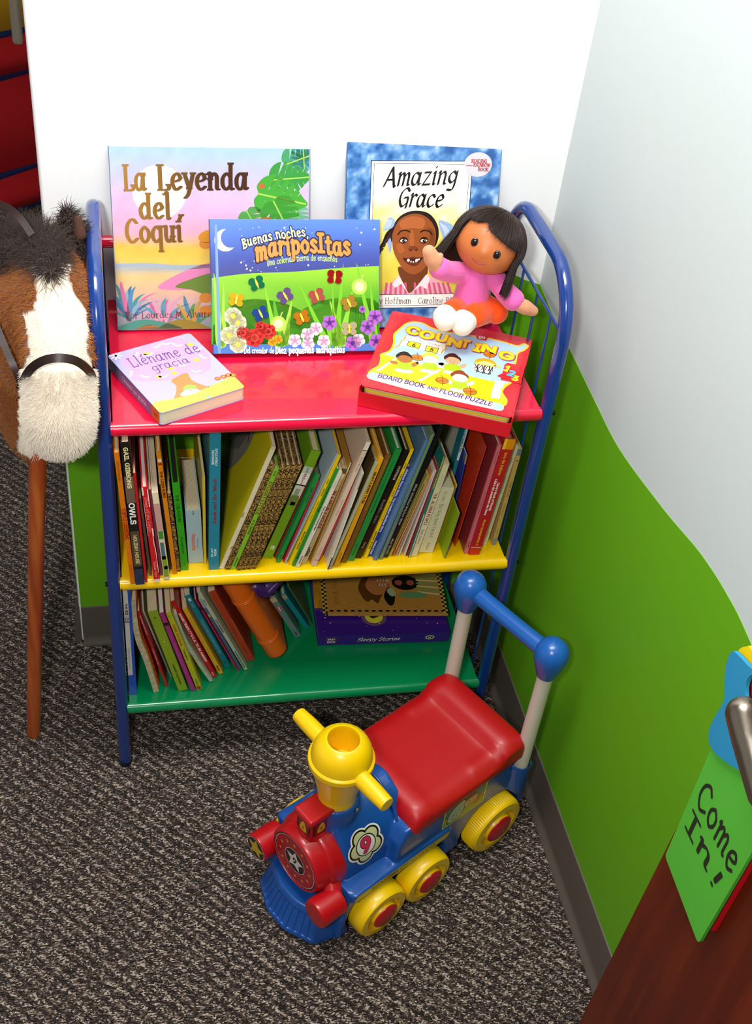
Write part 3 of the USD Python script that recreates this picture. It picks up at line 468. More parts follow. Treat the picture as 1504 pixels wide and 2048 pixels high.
B1('board_book', 'thick cream board book with grey cursive title', cD(938, 1812), cD(1130, 1812), cD(1230, 925), 'd2cba6', [], [('Eric Carle', .06, .2, .2, '55503c', {'font': BOOKF}), ('The Very Quiet Cricket', .24, .76, .24, '55503c', {'font': BOOKF}), ('Philomel', .84, .96, .17, '55503c', {'font': BOOKF})], w=.13, pages=mat('cfc8aa', .6))
def dotface(a, w, h):
    a.rect(0, 0, w, h, 'b9b8a6', 1); a.rect(w * .86, 0, w, h, '1c7480', 2)
    for i in range(7): a.add(Point(w * (.2 + .09 * i), h * (.5 + .3 * math.sin(i * 2.1))).buffer(.0022), '2c2c26', 3)
B1('picture_book', 'tall teal-spined book with dotted grey cover behind the cricket book', cE(110, 1690), cE(160, 1690), cE(548, 190), '1c7480', [(0, .38, 'd9dcd0', .25, .85)], [('All I Ever Need is You', .03, .36, .4, '23302e')], face='b9b8a6', faceart=dotface, w=.16, hard=True, ymin=-.225)
B1('picture_book', 'thin mustard yellow paperback between the cricket book and the olive booklet', cE(132, 1770), cE(158, 1775), cE(398, 985), 'c9a21c', hard=False, w=.14, ymin=-.262)
B1('booklet', 'short olive green booklet with mauve spine nearest the shelf edge', cE(182, 1880), cE(262, 1896), cE(382, 1260), '8aa81a', [(0, 1, '8a6684', .45, 1)], [('Franklin Goes to School', .1, .6, .3, '4a2a46', {'bold': False}), ('Kids Can', .8, .94, .3, '2c1a2a')], face='8fae1c', w=.13, hard=False)
B1('picture_book', 'thin dark blue booklet with tan corner in front of the purple book', cE(285, 1745), cE(306, 1746), cE(520, 690), '2c3a86', [(0, .12, 'b98a2a')], hard=False, w=.13, face='33449a', ymin=-.24)
B1('picture_book', 'large dark purple book with a thin white spine edge', cE(318, 1700), cE(338, 1700), cE(782, 190), 'd9d4cc', face='3a123f', w=.17, hard=False, ymin=-.222)
B1('picture_book', 'orange red hardcover with a narrow dark title, left of the pink spine', cE(342, 1732), cE(410, 1728), cE(768, 365), 'c8340c', [], [('Nathan and the Elephant', .15, .4, .42, '5a1408', {'bold': False}), ('Runaway Bunny', .45, .62, .3, '5a1408', {'bold': False}), ('Schwartz', .84, .94, .4, '3a0c05', {'bold': False})], w=.17)
B1('picture_book', 'pink hardcover with wide dusky pink cover showing on its left', cE(510, 1832), cE(582, 1830), cE(972, 345), 'cf6a74', [], [('Beatrix Potter', .06, .17, .32, '4a1c24', {'bold': False}), ('The Story of Miss Moppet', .4, .62, .32, '4a1c24', {'bold': False}), ('WARNE', .88, .94, .3, '3a141c')], face='8a2a30', w=.18)
B1('word_book', 'thick crimson book with white bilingual word title and orange top band', cE(596, 1838), cE(738, 1842), cE(1095, 255), 'b80f20', [(0, .085, 'e08a0a'), (.0, .085, 'edc21a', 0, .25), (.93, .935, 'f0cfc0'), (.935, 1, 'cc2416')], [('Dora the Explorer', .11, .3, .24, 'e8b41c', {'font': ROUND}), ("Dora's Book of Words", .36, .6, .2, 'f2ece4', {'off': .18}), ('Libro de palabras de Dora', .33, .64, .2, 'f2ece4', {'off': -.14}), ('Simon Spotlight/Nick Jr.', .68, .92, .18, 'e8b41c')], w=.19)
B1('picture_book', 'thin cream book standing between the crimson word book and the tan book', cE(776, 1706), cE(842, 1706), cE(1206, 365), 'cfc59a', [], [('Alfie', .1, .18, .4, '5a543c', {'bold': False}), ('Rocking Horse', .3, .46, .4, '8a6a4a', {'bold': False}), ('Potter', .85, .93, .3, '5a543c', {'bold': False})], w=.18, hard=False)
B1('picture_book', 'tan hardcover with marbled grey corners, last book at the right end of the yellow shelf', cE(908, 1706), cE(966, 1708), cE(1268, 395), 'c9a85a', [(0, .065, '6f7c86'), (.925, 1, '7c868c')], [('S', .1, .13, .4, '4a2a14'), ('SUNNY DOORS', .3, .5, .42, '4a3a1c', {'font': BOOKF}), ('Tasha Tudor', .55, .7, .36, '4a3a1c', {'font': BOOKF}), ('Lippincott', .82, .92, .3, '4a3a1c', {'bold': False})], w=.17)

# ---------------------------------------------------------------- the green shelf
G2 = "books on the green bottom shelf"
def B2(*a, **k): return book(*a, shelf=2, group=G2, **k)
B2('storybook', 'tall blue book with a white title spine, first at the left on the green shelf', cF(198, 1572), cF(300, 1562), cF(100, 140), '1a4fb4', [(0, .8, 'c9c6bf', 0, .62)], [('THE', .12, .17, .3, '1a1a1c', {'off': -.18}), ('R2-D2', .18, .3, .36, '1a1a1c', {'off': -.18}), ('Fantasy Adventure Co', .52, .76, .2, '3a3a40', {'off': -.18, 'bold': False})], w=.2)
# a worn, curved paperback: spine swept along a bowed line
def worn(name, label, pts, t, depth, cover, peek, group, lean=0):
    """pts: the spine's centre line in the photo, bottom to top; peek = page colours showing at the right"""
    z = shelf_z(2, -.6); b = at(*pts[0], 2, z + .001); P = [at(u, v, 1, b[1]) for u, v in pts]; P = smoothpath(P, 6); P[:, 2] = np.clip(P[:, 2], None, .43)
    o = P[0].copy(); th = thing(name, label, 'book', frame(o), group); P = P - o; d = np.gradient(P, axis=0); d /= np.linalg.norm(d, axis=1, keepdims=True); nrm = np.stack([d[:, 2], 0 * d[:, 2], -d[:, 0]], 1)
    def slab(o0, o1, y0, y1):
        A, B = P + nrm * o0, P + nrm * o1; n = len(P); V = np.vstack([np.c_[A[:, 0], np.full(n, y0), A[:, 2]], np.c_[B[:, 0], np.full(n, y0), B[:, 2]], np.c_[A[:, 0], np.full(n, y1), A[:, 2]], np.c_[B[:, 0], np.full(n, y1), B[:, 2]]]); F = []
        for i in range(n - 1):
            for p, q in ((0, n), (n, 3 * n), (3 * n, 2 * n), (2 * n, 0)): F += [[p + i, q + i, q + i + 1], [p + i, q + i + 1, p + i + 1]]
        for i in (0, n - 1): F += [[i, i + n, i + 3 * n], [i, i + 3 * n, i + 2 * n]]
        m = trimesh.Trimesh(V, F, process=False); m.fix_normals(); m.apply_translation((0, 0, max(0, -m.bounds[0][2]))); return m
    obj('spine', slab(-t / 2, t / 2, 0, .004), cover, th, smooth=40); obj('cover', slab(-t / 2, -t / 2 + .001, .004, depth), cover, th, smooth=40)
    obj('pages', slab(-t / 2 + .001, t / 2 - .001, .0045, depth - .003), PAGES, th, smooth=40)
    for i, c in enumerate(peek):
        obj('loose_cover', slab(t / 2 + .0016 * i - .001, t / 2 + .0016 * i + .0004, .008 + .01 * i, depth), mat(c, .5), th, smooth=40)
    return th
worn('paperback', 'worn cream paperback with a bowed spine and orange pages peeking out', [cF(566, 1535), cF(440, 1130), cF(322, 830), cF(262, 520), cF(248, 300)], .0095, .16, mat('c9bb98', .8, mottle=(90, '8a7a5c', .9), bump=(300, .3, .001)), ['d8901c', 'c8380f'], G2)
B2('picture_book', 'thin red booklet with tiny white title beside the worn cream paperback', cF(692, 1462), cF(728, 1458), cF(302, 432), 'b3141c', [], [('The Gingerbread Story', .05, .3, .5, 'e8c8c0', {'bold': False}), ('A Little Golden Tale', .42, .75, .5, 'e8c8c0', {'bold': False})], hard=False, w=.15)
B2('picture_book', 'thin cream and teal booklet between the red booklet and the wide lime book', cF(738, 1338), cF(776, 1335), cF(360, 428), 'b9ad8c', [(.5, 1, '3a6a6a', 0, .5)], [('A Story of Faith', .2, .7, .4, '2a2a26')], hard=False, w=.14)
B2('storybook', 'wide lime green paperback with tan page block on top', cF(872, 1524), cF(1002, 1498), cF(446, 442), '86a01a', [(.36, .375, 'd9e2b4', .45, .55)], [('EB', .07, .09, .16, '1c2a0a'), ('Elizabeth Cody Kimmel', .66, .92, .2, '26380a')], hard=False, w=.15)
B2('storybook', 'narrow magenta paperback with a black band near its top', cF(1045, 1525), cF(1108, 1508), cF(604, 458), 'a02a78', [(.12, .155, '17130f'), (.0, .12, '9c2a72')], [('Ramona and her Neighbours at Home', .2, .95, .3, 'c468a2', {'bold': False})], hard=False, w=.14, pages=WHITEPAGES)
B2('storybook', 'yellow green paperback with red title and a red logo at the foot', cF(1124, 1506), cF(1196, 1490), cF(692, 452), 'b0b41a', [(.955, .995, 'b01818', .1, .9)], [('1', .03, .06, .4, '3a3a0a', {'bold': False}), ('DOWN THE HOUSE', .15, .42, .4, 'b03010'), ('Townsend', .46, .6, .34, '3a4a10'), ('SCHOLASTIC', .86, .95, .3, '3a4a10')], hard=False, w=.14)
worn('paperback', 'worn mint green paperback with a frayed spine beside the red capitals book', [cF(1318, 1392), cF(1170, 1180), cF(990, 890), cF(870, 620), cF(822, 470)], .0062, .14, mat('b3c0a6', .8, mottle=(120, '8a9478', .9), bump=(300, .3, .001)), [], G2)
B2('storybook', 'red book with white capitals saying it is okay to be angry', cF(1336, 1336), cF(1398, 1312), cF(758, 298), 'b80f1a', [], [("SOMETIMES IT'S O.K. TO BE ANGRY!", .12, .82, .5, 'f0e4dc'), ('o o', .93, .98, .4, 'f0e4dc')], hard=False, w=.15)
B2('storybook', 'mustard yellow paperback between the red capitals book and the teal book', cF(1424, 1292), cF(1488, 1268), cF(922, 402), 'd9a81c', [], [('Winter Days in the Big Woods', .1, .55, .32, 'a87a0c', {'bold': False}), ('Laura Ingalls', .6, .76, .3, 'b87a10', {'bold': False}), ('Avon', .87, .95, .5, '1c1608')], hard=False, w=.14)
B2('storybook', 'teal paperback with a small white box at the top of its spine', cG(296, 1136), cG(368, 1106), cF(946, 226), '12788a', [(.04, .075, 'b9d0d2', .3, .75)], [('Misty', .11, .16, .25, '9ac4c8', {'bold': False}), ('THE BOXCAR CHILDREN MYSTERY', .32, .8, .3, '9ac4c8', {'bold': False}), ('Apple', .9, .95, .3, '0a5560')], hard=False, w=.14)
B2('picture_book', 'very thin crimson booklet right of the teal paperback', cG(430, 1166), cG(450, 1158), cF(1088, 272), 'b01640', [(.1, .14, '17130f')], hard=False, w=.14)
B2('picture_book', 'thin slate blue booklet with a small yellow figure left of the zoo book', cG(452, 1156), cG(490, 1144), cF(1140, 272), '4c5a72', [(.2, .24, 'c9a83a', .2, .8), (0, .12, '9aa0a8', .1, .8)], [('Amelia Day', .35, .55, .4, '1c2230', {'bold': False})], hard=False, w=.14)
B2('picture_book', 'pale mint paperback with dark zoo babies title', cG(508, 1162), cG(558, 1142), cF(1108, 164), 'a9bda6', [], [('224-2', .1, .16, .4, '1c2a1c'), ('ZOO BABIES', .3, .55, .52, '1c2a1c'), ('PLAYMORE/WALDMAN', .75, .97, .5, '1c2a1c')], hard=False, w=.15)
B2('storybook', 'worn red brown hardcover leaning against the orange plastic book', cG(556, 1062), cG(646, 1022), cG(92, 262), 'a8381a', [(.0, .98, 'c8643c', .0, .06), (.4, .7, 'c87850', .94, 1)], [('The Bears', .5, .62, .3, '7a200c', {'bold': False}), ('Golden', .78, .9, .3, '7a200c', {'bold': False})], hard=False, w=.15, rough=.6)
# orange plastic toy book: rounded spine with raised rings, flat shell behind
def toybook():
    z = shelf_z(2, -.45); bl, br, tl = cG(785, 1110), cG(950, 1030), cG(180, 185)
    p0, p1 = at(*bl, 2, z), at(*br, 2, z); y0 = (p0[1] + p1[1]) / 2 - .004; c = at(*bl, 1, y0) + [.021, 0, 0]; q = at(*tl, 1, y0); d = q - at(*bl, 1, y0); a = math.atan2(d[0], d[2]); h = min(math.hypot(d[0], d[2]), .27)
    xa, za = np.array([math.cos(a), 0, -math.sin(a)]), np.array([math.sin(a), 0, math.cos(a)]); t = .040
    c[2] = z + .0008 + abs(math.sin(a)) * t / 2
    h = min(h, (.432 - c[2]) / math.cos(a)); M = frame(c, xa, (0, 1, 0), za)
    b = thing('toy_book', 'hollow orange plastic toy book with a rounded ringed spine', 'toy', M)
    O = mat('e0640a', rough=.38, coat=.2, bump=(80, .05, .002))
    s = LineString([(0, t * .5 + .001), (0, .13)]).buffer(t / 2, 12)
    body = soft(mf(ext(s, h - .004)), .005, 4); body.apply_translation((0, 0, .003))
    obj('shell', body, O, b, smooth=60)
    for k in (.22, .235, .70, .715):
        a_ = np.linspace(-math.pi, 0, 16); ring = [(t * .49 * math.cos(x), t * .5 + .001 + (t * .49) * math.sin(x), h * k) for x in a_]
        obj('ring', tube(ring, .0016, 8), O, b, smooth=60)
    return M, t, h
TM, TT, TH = toybook()
def boardbook(name, label, bl, br, tl, c, parts):
    return book(name, label, cG(*bl), cG(*br), cG(*tl), c, *parts, shelf=2, group=G2, w=.1, pages=mat('b9b090', .7))
boardbook('board_book', 'grey green board book with a small red label, leaning behind the orange toy', (1106, 786), (1186, 742), (806, 342), '5f7f7a', ([(0, .1, 'b3a88a'), (.2, .33, 'b0142c', .2, .75)], [('Sesame', .21, .32, .3, 'e8d8cc'), ('Good Night', .5, .78, .34, '8a9a3a', {'bold': False}), ('Board', .88, .96, .4, '2c3c3a')]))
boardbook('board_book', 'thin teal board book right of the grey green board book', (1216, 686), (1280, 640), (938, 300), '0f7f8a', ([(0, .12, '9a8f74')], []))
boardbook('board_book', 'thin dark green covered book behind the teal board book', (1290, 640), (1312, 628), (1010, 190), '3c5a34', ([], []))
# purple plastic toy resting on the tops of the leaning books
pc = at(*cG(715, 240), 1, -.19)
pt = thing('plastic_toy', 'dark purple rounded plastic toy wedged above the grey green board book', 'toy', frame(pc))
PU = mat('3c1a66', rough=.35, coat=.2)
obj('body', hulls([[((-.012, 0, .012), .016), ((.004, .004, .0), .017), ((.02, .006, .016), .013)], [((-.004, .03, .02), .02), ((.004, .004, 0), .016)]], .004, 6), PU, pt, smooth=60)
obj('fin', hulls([[((.012, -.006, .004), .009), ((.03, .0, .022), .006)]], .003, 4), PU, pt, smooth=60)
# flat stack on the right
def flat(name, label, c, rz, w, d, z0, t, cover, hard=True, group=None, pages=PAGES):
    """book lying flat: spine along the local -y side; w along x, d along y"""
    b = thing(name, label, 'book', rotz(rz, (c[0], c[1], z0)), group); bt = .0024 if hard else .0007; i = .003 if hard else .001
    ux = poly([(0, 0), (d, 0), (d, bt), (bt, bt), (bt, t - bt), (d, t - bt), (d, t), (0, t)])
    obj('cover', X(T(ext(ux, w), (0, 0, -w / 2)), frame((0, -d / 2, 0), (0, 1, 0), (0, 0, 1), (1, 0, 0))), cover, b, smooth=False)
    obj('pages', bx(-w / 2 + i, w / 2 - i, -d / 2 + bt, d / 2 - i, bt * .98, t - bt * .98), pages, b, smooth=False); return b
zs = shelf_z(2, -.25)
l, r = at(*crop(600, 1130, 4.7)(165, 765), 2, zs), at(*crop(600, 1130, 4.7)(1390, 725), 2, zs)
ang = math.atan2(r[1] - l[1], r[0] - l[0]); W = np.linalg.norm((r - l)[:2]); D = .17; nrm = np.array([-math.sin(ang), math.cos(ang)]); mid = (l + r)[:2] / 2 + nrm * D / 2
ZS = min(shelf_z(2, l[0]), shelf_z(2, r[0])); ZS = max(shelf_z(2, l[0]), shelf_z(2, r[0])) + .0003
st = flat('storybook', 'thick purple hardcover lying flat at the bottom of the stack', mid, ang, W, D, ZS, .026, mat('35157a', .3, coat=.2), group=G2)
a = Art(); a.rect(0, 0, W, .025, '33147a', 0)
a.text('Sleepy Stories', W * .46, .012, .0085, 'd8dca0', font=nib(.26, .12, 35, 1.3, 0), shear=12); a.rect(W * .06, .003, W * .14, .022, '4a2a5e'); a.text('BABY', W * .1, .015, .004, 'd8c8d8', bold=True); a.text('BOOK', W * .1, .008, .004, 'd8c8d8', bold=True); a.add(affinity.scale(Point(W * .85, .013).buffer(.0055), 1.6, 1).difference(affinity.scale(Point(W * .85, .013).buffer(.004), 1.6, 1)), 'c8c878'); a.text('pi', W * .85, .013, .005, 'c8c878', bold=True)
a.place('spine_print', st, frame((-W / 2, -D / 2 - .0002, .0005), (1, 0, 0), (0, 0, 1), (0, -1, 0)))
a = Art(); a.rect(0, 0, W, D, '36167c', 0)
a.put(*(lambda m: (np.asarray(m[0]), m[1]))(trimesh.creation.triangulate_polygon(Point(W * .44, .045).buffer(.024), engine='earcut')), col=lambda x, y: mixc('d9d23a', '6a4a6a', min(1, math.hypot(x - W * .44, y - .045) / .024)))
a.add(Point(W * .44, .045).buffer(.017), 'd2cc34'); a.add(poly([(W * .40, .05), (W * .42, .053), (W * .44, .049), (W * .475, .052), (W * .49, .047), (W * .47, .044), (W * .43, .040), (W * .41, .044)]), '2c2a26')
rs = random.Random(5)
for i in range(26): a.add(Point(rs.uniform(.01, W - .01), rs.uniform(.006, .09)).buffer(rs.uniform(.0006, .0014), 2), 'e8e4ec', 9)
a.place('cover_print', st, frame((-W / 2, -D / 2, .0261), (1, 0, 0), (0, 1, 0), (0, 0, 1)))
cH = crop(600, 1130, 4.7); z1 = ZS + .0262
l2, r2 = at(*cH(135, 455), 2, z1), at(*cH(1375, 500), 2, z1)
a2 = math.atan2(at(*cH(1385, 500), 2, z1)[1] - at(*cH(215, 500), 2, z1)[1], at(*cH(1385, 500), 2, z1)[0] - at(*cH(215, 500), 2, z1)[0]); l2 = at(*cH(215, 500), 2, z1); r2 = at(*cH(1385, 500), 2, z1); W2 = np.linalg.norm((r2 - l2)[:2]); n2 = np.array([-math.sin(a2), math.cos(a2)]); D2 = .14; m2 = (l2 + r2)[:2] / 2 + n2 * D2 / 2
yb_ = flat('paperback', 'thin golden yellow paperback showing its left edge between the stacked books', m2 + np.array([-.016, .022]), a2, W2 * .97, D2 * .92, z1 + .0002, .0062, mat('c98a1c', .5, mottle=(40, '6a5a14', .8)), hard=False, group=G2)
jb = flat('paperback', 'tan chequer-bordered paperback on top of the flat stack', m2, a2, W2, D2, z1 + .0066, .0066, mat('b98a3c', .4, coat=.1), hard=False, group=G2)
a = Art(); a.rect(0, 0, W2, D2, 'b07a34', 0)
n = 34
for i in range(n):
    for yy in (0.0,): 
        if i % 2: a.rect(.006 + i * (W2 - .012) / n, .004, .006 + (i + 1) * (W2 - .012) / n, .0085, '17110a', 2)
m_ = 26
for x0 in (.0, W2 - .0085):
    for j in range(m_):
        for s in (0, 1):
            a.rect(x0 + s * .00425, j * D2 / m_, x0 + (s + 1) * .00425, (j + 1) * D2 / m_, '17110a' if (j + s) % 2 else 'c9a84a', 3)
a.text('Junie B., First', .026, .055, .0085, '3a1c08', font=THIN, rot=90); a.text('Boo', .040, .03, .006, 'c89a5c', font=THIN, rot=90)
a.add(poly(smoothpath([(W2 * .32, .045), (W2 * .36, .03), (W2 * .40, .036), (W2 * .44, .026), (W2 * .47, .04), (W2 * .5, .06), (W2 * .46, .1), (W2 * .36, .1), (W2 * .3, .07)], 5, True)), '5a3414')
a.add(poly(smoothpath([(W2 * .36, .075), (W2 * .42, .05), (W2 * .52, .055), (W2 * .55, .09), (W2 * .45, .11)], 5, True)), 'b06a3a')
a.add(poly(smoothpath([(W2 * .5, .045), (W2 * .53, .022), (W2 * .57, .024), (W2 * .59, .05), (W2 * .55, .07)], 5, True)), '120f10')
a.add(poly(smoothpath([(W2 * .53, .06), (W2 * .56, .045), (W2 * .6, .05), (W2 * .57, .068)], 5, True)), '9aa87a')
a.add(affinity.scale(Point(W2 * .69, .082).buffer(.02), 1.3, 1), '150d0c')
for dx in (-.013, .010): a.add(Point(W2 * .69 + dx, .082).buffer(.0075), '9a4a36')
for i in range(8): a.add(poly([(W2 * .78, .055 + i * .008), (W2 * .955, .048 + i * .009), (W2 * .955, .052 + i * .009), (W2 * .78, .059 + i * .008)]), '6a9a5a' if i % 2 else 'b4c48a')
a.add(poly(smoothpath([(W2 * .62, .05), (W2 * .7, .04), (W2 * .85, .044), (W2 * .8, .055), (W2 * .68, .056)], 5, True)), '5f8a5c')
for i in range(14): a.add(Point(W2 * (.47 + .012 * (i % 7)), .075 + .012 * (i // 7)).buffer(.0035, 3), 'c8b48a' if i % 2 else '8a5a4a')
a.place('cover_print', jb, frame((-W2 / 2, -D2 / 2, .0067), (1, 0, 0), (0, 1, 0), (0, 0, 1)))
a = Art(); a.rect(0, 0, W2, .0064, 'b98a40', 0); a.text('Junie B., First Grader  BOO... and I MEAN It!', W2 * .4, .0032, .0028, '4a2808', bold=False); a.rect(0, 0, .009, .0064, '17110a', 2); a.rect(.003, .001, .006, .0035, 'c9a84a', 3)
a.place('spine_print', jb, frame((-W2 / 2, -D2 / 2 - .0002, .0001), (1, 0, 0), (0, 0, 1), (0, -1, 0)))

# ---------------------------------------------------------------- picture books and toys on the red shelf
import shapely.ops
c1, c2, c7, c8 = crop(200, 260, 2.593), crop(660, 250, 3.008), crop(740, 400, 7.52), crop(700, 640, 3.856)
class Cover(Art):
    """print laid out in the book's own plane; photo coordinates of the book's cover are brought onto it by the camera's rays"""
    def __init__(s, M, cr): super().__init__(); s.M, s.cr = M, cr
    def __call__(s, *pts):
        out = []
        for q in pts:
            w = atp(*s.cr(*q), s.M[:3, 3], s.M[:3, 2]) - s.M[:3, 3]; out.append((w @ s.M[:3, 0], w @ s.M[:3, 1]))
        return out
    def shape(s, pts, col, smooth=False, layer=None, clip=None):
        p = s(*pts); p = smoothpath(p, 6, True) if smooth else p; g = poly(p)
        return s.add(g if clip is None else g.intersection(clip), col, layer)
    def line(s, pts, wpx, col, smooth=True, layer=None, clip=None):
        p = s(*pts); p = smoothpath(p, 5) if smooth and len(p) > 2 else p; q = s(pts[0], (pts[0][0] + wpx, pts[0][1])); r = math.dist(*q) / 2
        g = LineString(p).buffer(r, 3); return s.add(g if clip is None else g.intersection(clip), col, layer)
    def dot(s, c, r, col, sx=1, layer=None):
        q = s(c, (c[0] + r, c[1])); return s.add(affinity.scale(Point(q[0]).buffer(math.dist(*q), 6), sx, 1), col, layer)
    def fit(s, t, a, b, cap, col, font=None, bold=True, sag=0, fat=0, shear=0, layer=None, pts=True):
        """text from a to b (photo points), cap = capital height in the same pixels, sag = how far the middle is lifted"""
        (pa, pb), = [s(a, b)] if pts else [(a, b)]; q = s(a, (a[0], a[1] - cap)); h = math.dist(*q)
        g = font(t, 1.0) if font else inter(t, 1.0, bold)
        if shear: g = affinity.skew(g, xs=shear, origin=(0, 0))
        x0, _, x1, _ = g.bounds; L = math.dist(pa, pb); ang = math.atan2(pb[1] - pa[1], pb[0] - pa[0]); lift = sag * h
        g = affinity.affine_transform(g, [L / (x1 - x0), 0, 0, h, -x0 * L / (x1 - x0), 0])
        if sag: g = shapely.ops.transform(lambda x, y: (x, y + lift * 4 * (x / L) * (1 - x / L)), g.segmentize(h * .3)); g = g.buffer(0)
        if fat: g = g.buffer(fat * h)
        g = affinity.translate(affinity.rotate(g, ang, origin=(0, 0), use_radians=True), *pa); return s.add(g, col, layer)
def leaning(name, label, o, yaw, lean, w, h, t, cover, spine, pages=WHITEPAGES, group=None):
    u = np.array([math.cos(yaw), math.sin(yaw), 0]); n = np.array([-math.sin(yaw), math.cos(yaw), 0]); v = math.cos(lean) * np.array([0, 0, 1]) + math.sin(lean) * n; f = np.cross(u, v)   # f faces the reader
    o = np.array([o[0], o[1], o[2] + .0003 + t * math.sin(lean)]); o = o - n * t * math.sin(lean) * .62        # the back foot rests on the shelf
    M = frame(o, u, v, f); b = thing(name, label, 'book', M, group); bt = .0024
    obj('cover', cat(rbox(.0, w, 0, h, -bt, 0, .0009, 8), rbox(0, w, 0, h, -t, -t + bt, .0009, 8), rbox(0, bt, 0, h, -t, 0, .0009, 8)), cover, b, smooth=40)
    obj('pages', bx(bt * .9, w - .004, .003, h - .003, -t + bt * .9, -bt * .9), pages, b, smooth=False)
    return b, M
COQUI = nib(.34, .13, 0, .95, .14, serif=.26)
GP = 'picture books displayed upright on the red shelf'
ZR = shelf_z(0, -.5)
# -- large sunset book
b, M = leaning('picture_book', 'large picture book with sunset cover, full moon and brown gold title, leaning at the left', (-.7031, -.0711, shelf_z(0, -.6)), .0044, .235, .2941, .2765, .009, mat('a9c4dc', .25, coat=.3), None, group=GP)
a = Cover(M, c1); w, h = .2941, .2765; full = sbox(.0012, .0012, w - .0012, h - .0012)
SUN = [(0, '7fa39c'), (.1, 'b7a9c2'), (.2, 'e6b9a0'), (.31, 'eccb84'), (.365, '9fb4c4'), (.38, 'f0cf62'), (.47, 'f5c24e'), (.55, 'eeb0c8'), (.66, 'e8b4da'), (.8, 'cdbfe2'), (1, 'a9cbe6')]
a.grid(.0012, .0012, w - .0012, h - .0012, 24, 40, lambda x, y: np.clip(ramp(SUN, y / h + .025 * (meshkit.noise(np.array([x * 30, y * 60, 1.])) - .5)) * (.93 + .14 * meshkit.noise(np.array([x * 80, y * 90, 3.]))), 0, 1), 0)
a.dot((308, 322), 140, 'f3f0e2', layer=1)
a.line([(70, 705), (250, 700), (420, 712), (570, 705)], 22, 'a9b9c6', layer=1, clip=full)
a.shape([(300, 815), (420, 740), (560, 690), (640, 700), (640, 800), (420, 830)], 'e58ab8', True, 1, full); a.shape([(390, 812), (480, 770), (600, 735), (640, 740), (640, 880), (480, 830)], '6f8a3a', True, 2, full)
rs = random.Random(3)
for bx0, by0, L_, c_, n_ in ((150, 960, 190, ('5a8fb4', '3f7fa0', '86b0c8', 'd87aa4', '4a9a9a'), 15), (330, 990, 170, ('c86a9a', '5f9ab0', 'dba0b8'), 9), (480, 1000, 150, ('5f9a5a', '4f8fa4', 'c8a04a'), 8)):
    for i in range(n_):
        an = math.radians(20 + 140 * i / (n_ - 1) + rs.uniform(-8, 8)); L = L_ * rs.uniform(.7, 1.1); tip = (bx0 + L * math.cos(an), by0 - L * math.sin(an) * .9); md = (bx0 + .55 * L * math.cos(an) - 10 * math.sin(an), by0 - .62 * L * math.sin(an)); pw = 11
        a.shape([(bx0 - pw, by0 + 20), (md[0] - pw, md[1]), tip, (md[0] + pw, md[1]), (bx0 + pw, by0 + 20)], c_[i % len(c_)], True, 3 + i % 3, full)
for pts, c in (([(90, 1040), (200, 985), (350, 1000), (420, 1040)], '4f9a8a'), ([(300, 1040), (420, 980), (560, 1020), (560, 1046)], '9a8a3a'), ([(180, 1040), (260, 1010), (330, 1044)], 'd8904a')): a.shape(pts, c, True, 6, full)
def monstera(cx, cy, L, ang, c, lay):
    o_ = a((cx, cy), (cx + L, cy)); l_ = math.dist(*o_); half = [(0, .0), (-.06, .16), (.05, .36), (.25, .46), (.5, .44), (.75, .32), (.95, .14), (1.1, 0)]
    g = poly(smoothpath(half + [(x, -y) for x, y in half[-2:0:-1]], 6, True))
    for t in (.16, .33, .5, .67, .82):
        for sy in (-1, 1): g = g.difference(poly([(t + .02, sy * .10), (t + .17, sy * .56), (t + .26, sy * .52)]))
    g = affinity.translate(affinity.scale(affinity.rotate(g, ang, origin=(0, 0)), l_, l_, origin=(0, 0)), *o_[0]).intersection(full); a.add(g, c, lay)
    for e in ((1.05, 0),) : a.add(affinity.translate(affinity.scale(affinity.rotate(LineString([(0, 0), e]).buffer(.018), ang, origin=(0, 0)), l_, l_, origin=(0, 0)), *o_[0]).intersection(full), 'a8d45a', lay + 1)
for q in ((960, 180, 170, 20, '4aa06a', 2), (1060, 200, 150, 95, '5fb4c4', 2), (890, 260, 190, 5, '3d9a44', 3), (820, 330, 240, -12, '49a83a', 4), (760, 420, 150, -60, '57a04a', 4), (900, 370, 210, -62, '3f9632', 5), (1010, 400, 130, -70, '6ab48a', 3)): monstera(*q)
a.dot((838, 290), 15, 'c86a3a', layer=7); a.dot((860, 478), 26, 'b86a2c', 1.6, layer=7)
for y_ in (560, 590, 870, 935): a.dot((548, y_), 26, 'd88a3a', 1.3, layer=7)
a.shape([(510, 556), (530, 530), (566, 520), (566, 575), (525, 578)], 'd9922e', True, 8, full)
for t, p0, p1, cap in (('La', (118, 312), (246, 312), 130), ('Leyenda', (292, 310), (775, 308), 128), ('del', (202, 460), (372, 458), 122), ('Coquí', (132, 584), (442, 578), 122)):
    k0 = len(a.V); a.fit(t, p0, p1, cap, '4a2a16', font=COQUI, fat=.0, layer=9)
    x0_, x1_ = a((110, 400), (780, 400)); a.C[k0:] = [np.array([mixc('a87a36', '4a2c18', min(1, max(0, (v[0] - x0_[0]) / (x1_[0] - x0_[0]) * 1.7 - .1))) for v in V_]) for V_ in a.V[k0:]]
a.fit('Por Lourdes M. Alvarez', (135, 978), (600, 968), 34, '7a2c28', font=BOOKF, layer=9)
a.place('cover_print', b, frame((0, 0, .0001)), rough=.28, coat=.25)
